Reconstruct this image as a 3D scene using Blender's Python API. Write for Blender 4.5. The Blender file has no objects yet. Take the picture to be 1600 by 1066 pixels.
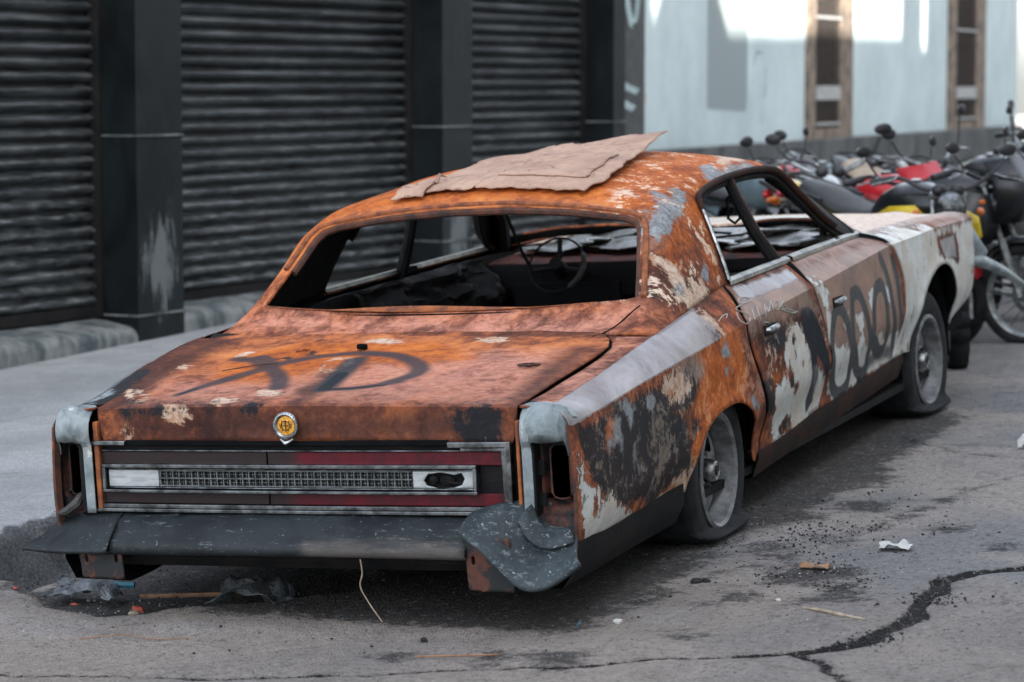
import bpy, math, random
import numpy as np
from mathutils import Vector, Matrix
from mathutils.geometry import delaunay_2d_cdt
random.seed(5); rng = np.random.default_rng(7)
scene = bpy.context.scene
col = scene.collection
rad = math.radians
# ---------------------------------------------------------------- camera, light, exposure
CAM = (3.9218, -9.3061, 1.6804)
cd = bpy.data.cameras.new('camera'); cam = bpy.data.objects.new('camera', cd); col.objects.link(cam)
cam.location = CAM; cam.rotation_euler = (rad(90 - 5.399), 0, rad(22.257))
cd.sensor_width = 36; cd.lens = 95.94; cd.clip_end = 2000; cd.clip_start = .1
cd.dof.use_dof = True; cd.dof.focus_distance = 9.2; cd.dof.aperture_fstop = 3.4
scene.camera = cam
w = bpy.data.worlds.new('World'); scene.world = w; w.use_nodes = True
nt = w.node_tree; bg = nt.nodes['Background']; sky = nt.nodes.new('ShaderNodeTexSky')
sky.sky_type = 'NISHITA'; sky.sun_disc = False
SUN_EL, SUN_AZ = 36.0, 127.0          # azimuth clockwise from +Y
sky.sun_elevation = rad(SUN_EL); sky.sun_rotation = rad(SUN_AZ); sky.air_density = 1.0; sky.dust_density = 2.5
hs = nt.nodes.new('ShaderNodeHueSaturation'); hs.inputs['Saturation'].default_value = .42      # hazy city sky
nt.links.new(sky.outputs[0], hs.inputs['Color']); nt.links.new(hs.outputs[0], bg.inputs[0]); bg.inputs[1].default_value = .15
ld = bpy.data.lights.new('sun', 'SUN'); lo = bpy.data.objects.new('sun', ld); col.objects.link(lo)
ld.energy = 5; ld.angle = rad(.53); ld.color = (1, .93, .82)
sd = Vector((math.sin(rad(SUN_AZ)) * math.cos(rad(SUN_EL)), math.cos(rad(SUN_AZ)) * math.cos(rad(SUN_EL)), math.sin(rad(SUN_EL))))
lo.rotation_euler = sd.to_track_quat('Z', 'Y').to_euler()
scene.view_settings.view_transform = 'Standard'; scene.view_settings.look = 'None'
scene.view_settings.gamma = 1; scene.view_settings.exposure = 2.25
scene.cycles.use_denoising = True
scene.cycles.max_bounces = 6

# ---------------------------------------------------------------- small helpers
def sst(x): x = np.clip(x, 0, 1); return x * x * (3 - 2 * x)
class Tab:                                   # smooth interpolation of a table
    def __init__(s, pts, sm=.1):
        xs, ys = zip(*pts); s.x = np.arange(xs[0] - 1, xs[-1] + 1, .01)
        y = np.interp(s.x, xs, ys)
        e0 = (ys[1]-ys[0])/(xs[1]-xs[0]); e1 = (ys[-1]-ys[-2])/(xs[-1]-xs[-2])
        y = np.where(s.x < xs[0], ys[0] + (s.x - xs[0]) * e0, y); y = np.where(s.x > xs[-1], ys[-1] + (s.x - xs[-1]) * e1, y)
        k = np.arange(-3 * sm, 3 * sm + .005, .01); k = np.exp(-(k / sm) ** 2); k /= k.sum()
        s.y = np.convolve(np.pad(y, len(k) // 2, mode='edge'), k, mode='valid')[:len(s.x)]
    def __call__(s, x): return np.interp(x, s.x, s.y)
def sdf_poly(P, poly):                       # signed distance, positive inside
    P = np.asarray(P, float); poly = np.asarray(poly, float); d = np.full(len(P), 1e9); ins = np.zeros(len(P), bool)
    for i in range(len(poly)):
        a = poly[i]; b = poly[(i + 1) % len(poly)]; e = b - a
        w_ = P - a; t = np.clip((w_ @ e) / max(e @ e, 1e-12), 0, 1)
        d = np.minimum(d, np.hypot(*(w_ - t[:, None] * e).T))
        c = ((a[1] > P[:, 1]) != (b[1] > P[:, 1]))
        with np.errstate(divide='ignore', invalid='ignore'):
            xx = (b[0] - a[0]) * (P[:, 1] - a[1]) / (b[1] - a[1]) + a[0]
        ins ^= c & (P[:, 0] < xx)
    return np.where(ins, d, -d)
def sdf_line(P, line, r):                    # r radius, number or per-point list
    P = np.asarray(P, float); line = np.asarray(line, float); d = np.full(len(P), -1e9)
    rr = r if hasattr(r, '__len__') else [r] * len(line)
    for i in range(len(line) - 1):
        a, b = line[i], line[i + 1]; e = b - a; w_ = P - a
        t = np.clip((w_ @ e) / max(e @ e, 1e-12), 0, 1)
        d = np.maximum(d, rr[i] + (rr[i + 1] - rr[i]) * t - np.hypot(*(w_ - t[:, None] * e).T))
    return d
def crv(pts, n=8):                           # Catmull-Rom through points
    p = np.asarray(pts, float); q = np.vstack([2 * p[0] - p[1], p, 2 * p[-1] - p[-2]]); out = []
    for i in range(1, len(q) - 2):
        for t in np.linspace(0, 1, n, endpoint=False):
            out.append(.5 * ((2 * q[i]) + (-q[i-1] + q[i+1]) * t + (2*q[i-1] - 5*q[i] + 4*q[i+1] - q[i+2]) * t*t + (-q[i-1] + 3*q[i] - 3*q[i+1] + q[i+2]) * t**3))
    out.append(p[-1]); return np.array(out)
def vnoise(P, scale, seed=0):                # value noise for displacement, P (n,2) or (n,3) -> about -1..1
    P = np.asarray(P, float) * scale + 31.7 * seed; n = P.shape[1]
    i = np.floor(P).astype(np.int64); f_ = P - i; f_ = f_ * f_ * (3 - 2 * f_); out = np.zeros(len(P))
    for c in range(2 ** n):
        o = [(c >> k) & 1 for k in range(n)]; h = np.zeros(len(P), np.int64); wt = np.ones(len(P))
        for k in range(n):
            h = h * 1103515245 + (i[:, k] + o[k]) * 12345 + 7919 * (k + 1); h ^= (h >> 13); h &= 0x7fffffff
            wt = wt * (f_[:, k] if o[k] else 1 - f_[:, k])
        h = (h * 48271) % 2147483647; out += wt * (h / 1073741823.5 - 1)
    return out
def fbm(P, s, o=4, seed=0): return sum(vnoise(P, s * 2 ** k, seed + k) * .5 ** k for k in range(o))
def link(o, parent=None):
    col.objects.link(o)
    if parent is not None: o.parent = parent
    return o
def mk(name, V, Fc, mat, parent=None, smooth=True, attrs=None, thick=0, off=-1, inner=None, sharp=None, bevel=0):
    me = bpy.data.meshes.new(name); me.from_pydata([tuple(map(float, v)) for v in V], [], [list(map(int, f_)) for f_ in Fc]); me.update()
    if mat: me.materials.append(mat)
    if inner: me.materials.append(inner)
    if smooth: me.polygons.foreach_set('use_smooth', [True] * len(me.polygons))
    if sharp is not None: me.set_sharp_from_angle(angle=rad(sharp))
    for k, v in (attrs or {}).items():
        a = me.attributes.new(k, 'FLOAT', 'POINT'); a.data.foreach_set('value', np.asarray(v, np.float32))
    o = bpy.data.objects.new(name, me); link(o, parent)
    if thick:
        m = o.modifiers.new('s', 'SOLIDIFY'); m.thickness = thick; m.offset = off
        if inner: m.material_offset = 1; m.material_offset_rim = 0
    if bevel:
        m = o.modifiers.new('b', 'BEVEL'); m.width = bevel; m.segments = 2; m.limit_method = 'ANGLE'; m.angle_limit = rad(40)
    return o
def tag(o, label=None, cat=None, group=None, kind=None):
    if label: o['label'] = label
    if cat: o['category'] = cat
    if group: o['group'] = group
    if kind: o['kind'] = kind
    return o
def empty(name, loc=(0, 0, 0), rot=(0, 0, 0), parent=None):
    o = bpy.data.objects.new(name, None); o.empty_display_size = .1; o.location = loc; o.rotation_euler = rot; return link(o, parent)
class G:                                     # mesh collector
    def __init__(s): s.V = []; s.F = []
    def add(s, V, F): n = len(s.V); s.V = list(s.V) + [tuple(v) for v in V]; s.F += [[i + n for i in f_] for f_ in F]; return s
    def box(s, c, d, R=None):
        V = np.array([[x, y, z] for x in (-.5, .5) for y in (-.5, .5) for z in (-.5, .5)]) * np.array(d)
        if R is not None: V = V @ np.array(R).T
        return s.add(V + np.array(c), [(0, 1, 3, 2), (4, 6, 7, 5), (0, 4, 5, 1), (2, 3, 7, 6), (0, 2, 6, 4), (1, 5, 7, 3)])
    def tube(s, pts, r, n=8, cap=True, sx=1.0):
        P = np.asarray(pts, float); m = len(P); r = r if hasattr(r, '__len__') else [r] * m; V = []; up = None
        for i in range(m):
            t = P[min(i + 1, m - 1)] - P[max(i - 1, 0)]; t /= np.linalg.norm(t) + 1e-12
            if up is None: up = np.array([0, 0, 1.]) if abs(t[2]) < .9 else np.array([1., 0, 0])
            a = np.cross(t, up); a /= np.linalg.norm(a) + 1e-12; b = np.cross(a, t); up = b
            for k in range(n):
                an = 2 * math.pi * k / n; V.append(P[i] + r[i] * (a * math.cos(an) * sx + b * math.sin(an)))
        F_ = [(i * n + k, i * n + (k + 1) % n, (i + 1) * n + (k + 1) % n, (i + 1) * n + k) for i in range(m - 1) for k in range(n)]
        if cap: F_ += [list(range(n))[::-1], [(m - 1) * n + k for k in range(n)]]
        return s.add(V, F_)
    def lathe(s, prof, n=24, c=(0, 0, 0), axis='z', close=False, R=None):
        V = []
        for (r, h) in prof:
            for k in range(n):
                a = 2 * math.pi * k / n; p = (r * math.cos(a), r * math.sin(a), h)
                if axis == 'x': p = (p[2], p[0], p[1])
                if axis == 'y': p = (p[1], p[2], p[0])
                V.append(p)
        V = np.array(V)
        if R is not None: V = V @ np.array(R).T
        m = len(prof); F_ = []
        for i in range(m if close else m - 1):
            j = (i + 1) % m
            for k in range(n): F_.append((i * n + k, i * n + (k + 1) % n, j * n + (k + 1) % n, j * n + k))
        return s.add(V + np.array(c), F_)
    def grid(s, A, flip=False):
        A = np.asarray(A); n, m = A.shape[:2]
        F_ = [(i * m + j, (i + 1) * m + j, (i + 1) * m + j + 1, i * m + j + 1) for i in range(n - 1) for j in range(m - 1)]
        if flip: F_ = [f_[::-1] for f_ in F_]
        return s.add(A.reshape(-1, 3), F_)
    def ball(s, c, r, n=10):
        r = np.array(r) * np.ones(3); prof = [(max(1e-4, math.sin(math.pi * i / n)), -math.cos(math.pi * i / n)) for i in range(n + 1)]
        g = G().lathe(prof, n * 2); return s.add(np.array(g.V) * r + np.array(c), g.F)
    def build(s, name, mat, parent=None, smooth=True, sharp=35, **k): return mk(name, s.V, s.F, mat, parent, smooth, sharp=sharp if smooth else None, **k)
# ---------------------------------------------------------------- material kit
class N:
    def __init__(s, name, rough=.7, metal=0, spec=.5):
        s.m = bpy.data.materials.new(name); s.m.use_nodes = True; s.t = s.m.node_tree; s.b = s.t.nodes['Principled BSDF']
        s.b.inputs['Roughness'].default_value = rough; s.b.inputs['Metallic'].default_value = metal
        s.b.inputs['Specular IOR Level'].default_value = spec; s.co = s.t.nodes.new('ShaderNodeTexCoord').outputs['Object']
    def n(s, t, **k):
        o = s.t.nodes.new(t)
        for a, b in k.items(): setattr(o, a, b)
        return o
    def put(s, sock, v):
        if isinstance(v, (int, float)): sock.default_value = v
        elif isinstance(v, tuple): sock.default_value = v if len(v) == 4 or sock.type == 'VECTOR' else v + (1,)
        else: s.t.links.new(v, sock)
    def noise(s, scale, det=4, rough=.6, dist=0, stretch=None, seed=0):
        o = s.n('ShaderNodeTexNoise'); o.inputs['Scale'].default_value = scale; o.inputs['Detail'].default_value = det
        o.inputs['Roughness'].default_value = rough; o.inputs['Distortion'].default_value = dist
        mp = s.n('ShaderNodeMapping'); mp.inputs['Scale'].default_value = stretch or (1, 1, 1); mp.inputs['Location'].default_value = (seed * 3.7, seed * 1.9, seed * 5.3)
        s.put(mp.inputs[0], s.co); s.put(o.inputs['Vector'], mp.outputs[0]); return o.outputs['Fac']
    def vor(s, scale, feat='F1', stretch=None):
        o = s.n('ShaderNodeTexVoronoi', feature=feat); o.inputs['Scale'].default_value = scale
        mp = s.n('ShaderNodeMapping'); mp.inputs['Scale'].default_value = stretch or (1, 1, 1); s.put(mp.inputs[0], s.co); s.put(o.inputs['Vector'], mp.outputs[0])
        return o.outputs['Distance']
    def math(s, op, a, b=0, c=None, clamp=False):
        o = s.n('ShaderNodeMath', operation=op); o.use_clamp = clamp; s.put(o.inputs[0], a); s.put(o.inputs[1], b)
        if c is not None: s.put(o.inputs[2], c)
        return o.outputs[0]
    def attr(s, name): return s.n('ShaderNodeAttribute', attribute_name=name).outputs['Fac']
    def step(s, v, lo, hi):
        o = s.n('ShaderNodeMapRange', interpolation_type='SMOOTHSTEP'); s.put(o.inputs[0], v); o.inputs[1].default_value = lo; o.inputs[2].default_value = hi; return o.outputs[0]
    def mix(s, f_, a, b):
        o = s.n('ShaderNodeMix', data_type='RGBA'); s.put(o.inputs[0], f_); s.put(o.inputs[6], a); s.put(o.inputs[7], b); return o.outputs[2]
    def fmix(s, f_, a, b):
        o = s.n('ShaderNodeMix', data_type='FLOAT'); s.put(o.inputs[0], f_); s.put(o.inputs[2], a); s.put(o.inputs[3], b); return o.outputs[0]
    def ramp(s, f_, stops):
        o = s.n('ShaderNodeValToRGB'); r = o.color_ramp; s.put(o.inputs[0], f_)
        while len(r.elements) < len(stops): r.elements.new(.5)
        for e, (p, c) in zip(r.elements, stops): e.position = p; e.color = c + (1,)
        return o.outputs[0]
    def mask(s, name, nz, amp, e=.012):      # attribute (signed distance, m) + noise -> mask
        return s.step(s.math('ADD', s.attr(name), s.math('MULTIPLY', s.math('SUBTRACT', nz, .5), amp)), -e, e)
    def out(s, c=None, rough=None, bump=None, dist=.01, strength=.6, metal=None):
        if c is not None: s.put(s.b.inputs['Base Color'], c)
        if rough is not None: s.put(s.b.inputs['Roughness'], rough)
        if metal is not None: s.put(s.b.inputs['Metallic'], metal)
        if bump is not None:
            o = s.n('ShaderNodeBump'); o.inputs['Strength'].default_value = strength; o.inputs['Distance'].default_value = dist
            s.put(o.inputs['Height'], bump); s.put(s.b.inputs['Normal'], o.outputs[0])
        return s.m
def simple(name, c1, c2=None, scale=12, rough=.6, metal=0, bump=.003, stretch=None, spec=.5, rv=.15, det=6):
    k = N(name, rough, metal, spec); c2 = c2 or tuple(x * .6 for x in c1); a = k.noise(scale, det, .65, stretch=stretch)
    cc = k.mix(k.step(a, .35, .65), c1, c2); r = k.math('ADD', k.math('MULTIPLY', k.noise(scale * 3, 4, seed=2), rv), rough - rv / 2)
    return k.out(cc, r, k.noise(scale * 8, 5, seed=3) if bump else None, bump or .01)
M = {}
M['soot'] = simple('soot_black_metal', (.005, .006, .007), (.014, .013, .013), 9, .8, 0, .004, spec=.2)
M['sootrust'] = simple('sooty_brown_metal', (.012, .011, .011), (.045, .018, .011), 7, .8, 0, .004, spec=.2)
M['chrome'] = simple('scuffed_chrome_trim', (.42, .44, .44), (.14, .145, .145), 26, .3, 1, .001)
M['oldchrome'] = simple('smoke_stained_chrome', (.26, .275, .28), (.07, .072, .073), 18, .34, 1, .001)
M['lip'] = simple('orange_rust_lip', (.34, .105, .03), (.13, .04, .02), 22, .8, 0, .003)
M['dullchrome'] = simple('dull_weathered_chrome', (.36, .38, .38), (.12, .13, .13), 22, .45, .8, .001)
M['rubber'] = simple('cracked_black_rubber', (.008, .0095, .011), (.022, .024, .026), 14, .8, 0, .002, spec=.25)
M['alloy'] = simple('grey_alloy', (.26, .27, .275), (.12, .125, .13), 18, .5, .4, .001)
M['rustbrown'] = simple('brown_rust', (.11, .04, .022), (.035, .02, .017), 16, .85, 0, .004)
M['rustorange'] = simple('orange_rust', (.42, .13, .035), (.16, .05, .022), 16, .85, 0, .004)
M['black'] = simple('flat_black', (.003, .0035, .004), (.006, .007, .008), 6, .9, 0, 0, spec=.1)

def bodymat():
    k = N('burnt_body_paint', .75, 0, .18)
    nl = k.noise(2.2, 6, .62, 1.2); nm = k.noise(8, 9, .72, .7, seed=1); nf = k.noise(30, 7, .75, .4, seed=2); nd = k.noise(110, 3, .65, seed=4); nb = k.noise(5, 10, .74, .5, seed=9)
    drip = k.math('ADD', k.math('MULTIPLY', k.noise(9, 9, .72, .7, stretch=(1, 1, .5), seed=5), .6), k.math('MULTIPLY', k.noise(30, 8, .75, .8, seed=6), .4))
    frag = k.math('ADD', k.math('MULTIPLY', k.noise(11, 9, .75, .6, seed=11), .6), k.math('MULTIPLY', nf, .4))
    tone = k.math('ADD', k.math('ADD', k.math('MULTIPLY', nl, .7), k.math('MULTIPLY', nm, .75)), k.math('ADD', k.attr('tone'), -.27))
    tone = k.math('ADD', tone, k.math('MULTIPLY', k.math('SUBTRACT', nf, .5), .55))
    c = k.ramp(tone, [(.16, (.016, .011, .011)), (.32, (.055, .023, .017)), (.46, (.17, .055, .030)), (.60, (.43, .135, .052)), (.76, (.62, .23, .075))])
    pink = k.mask('pink', nm, .5, .12); c = k.mix(k.math('MULTIPLY', pink, .75), c, k.ramp(k.math('ADD', k.math('MULTIPLY', nf, .6), k.math('MULTIPLY', nm, .5)), [(.38, (.13, .06, .052)), (.50, (.38, .16, .115)), (.60, (.56, .27, .20))]))
    vivid = k.mask('vivid', frag, .25, .05); c = k.mix(k.math('MULTIPLY', vivid, .88), c, k.ramp(k.math('ADD', k.math('MULTIPLY', nf, .5), k.math('MULTIPLY', nb, .55)), [(.38, (.07, .025, .014)), (.47, (.27, .065, .018)), (.55, (.50, .125, .020)), (.68, (.62, .22, .05))]))
    c = k.mix(k.math('MULTIPLY', k.mask('brown', nm, .3, .06), .92), c, k.ramp(k.math('ADD', k.math('MULTIPLY', frag, .6), k.math('MULTIPLY', nb, .45)), [(.38, (.012, .009, .009)), (.50, (.052, .023, .019)), (.64, (.105, .047, .036))]))
    tan = k.mask('tan', frag, .25, .04); c = k.mix(tan, c, k.mix(k.step(nb, .38, .62), (.30, .17, .115), (.17, .105, .08)))
    pale = k.mask('pale', frag, .30, .008); c = k.mix(k.math('MULTIPLY', pale, .92), c, k.mix(k.step(nf, .4, .62), (.66, .54, .43), (.42, .24, .15)))
    char = k.mask('char', drip, .34, .012); chc = k.mix(k.step(nb, .5, .62), (.008, .010, .013), (.024, .024, .026)); chc = k.mix(k.step(frag, .57, .64), chc, (.085, .035, .022)); chc = k.mix(k.math('MULTIPLY', k.step(nm, .60, .64), .7), chc, (.20, .19, .18))
    c = k.mix(k.math('MULTIPLY', char, .97), c, chc)
    grey = k.mask('grey', frag, .06, .006); c = k.mix(k.math('MULTIPLY', grey, .9), c, k.ramp(k.math('ADD', k.math('MULTIPLY', nl, .75), k.math('MULTIPLY', nb, .25)), [(.36, (.13, .095, .085)), (.47, (.24, .225, .225)), (.62, (.36, .35, .355))]))
    blue = k.mask('ash', frag, .26, .008); c = k.mix(k.math('MULTIPLY', blue, .95), c, k.mix(k.step(nf, .42, .6), (.30, .335, .35), (.13, .15, .165)))
    rimm = k.step(k.math('ADD', k.attr('white'), k.math('ADD', k.math('MULTIPLY', k.math('SUBTRACT', drip, .5), .28), .006)), -.004, .004); c = k.mix(k.math('MULTIPLY', rimm, .8), c, (.035, .022, .018))
    white = k.mask('white', drip, .28, .003); wcol = k.mix(k.step(nb, .38, .62), (.62, .65, .63), (.50, .46, .40))
    wcol = k.mix(k.math('MULTIPLY', k.step(nf, .60, .68), .7), wcol, (.20, .17, .15)); wcol = k.mix(k.math('MULTIPLY', k.step(nm, .60, .63), .8), wcol, (.05, .045, .043)); c = k.mix(white, c, wcol)
    fl = k.step(k.math('ADD', k.math('MULTIPLY', nf, .45), k.math('MULTIPLY', nb, .6)), .565, .585); c = k.mix(k.math('MULTIPLY', fl, k.step(k.attr('flake'), 0, 1)), c, (.66, .52, .40))
    c = k.mix(k.math('MULTIPLY', k.step(nd, .66, .72), .7), c, (.02, .015, .014)); c = k.mix(k.math('MULTIPLY', k.step(nd, .30, .25), .35), c, (.5, .36, .28))
    graf = k.mask('graf', nm, .016, .004); grafs = k.mask('spray', nf, .05, .018)
    c = k.mix(k.math('MULTIPLY', grafs, .88), c, (.026, .036, .046)); c = k.mix(k.math('MULTIPLY', graf, .97), c, k.mix(nm, (.006, .009, .012), (.022, .029, .034)))
    gl = k.math('MAXIMUM', k.math('MAXIMUM', grey, k.math('MULTIPLY', tan, .8)), k.math('MAXIMUM', k.math('MULTIPLY', white, .75), k.math('MULTIPLY', char, .25))); r = k.math('SUBTRACT', .80, k.math('MULTIPLY', gl, .42)); r = k.math('ADD', r, k.math('MULTIPLY', k.math('SUBTRACT', nf, .5), .25))
    k.put(k.b.inputs['Specular IOR Level'], k.math('ADD', .14, k.math('MULTIPLY', gl, .32)))
    h = k.math('ADD', k.math('MULTIPLY', nf, .9), k.math('MULTIPLY', nd, .3)); h = k.math('ADD', h, k.math('MULTIPLY', white, .6)); h = k.math('ADD', h, k.math('MULTIPLY', frag, .6)); h = k.math('MULTIPLY', k.math('SUBTRACT', h, k.math('MULTIPLY', rimm, .1)), k.math('SUBTRACT', 1, k.math('MULTIPLY', grey, .85)))
    return k.out(c, r, h, .004, .8, k.math('MULTIPLY', grey, .5))
M['body'] = bodymat()
LAYERS = ['tone', 'pink', 'vivid', 'brown', 'tan', 'pale', 'char', 'grey', 'ash', 'white', 'flake', 'graf', 'spray', 'chalk', 'seam']
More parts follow.
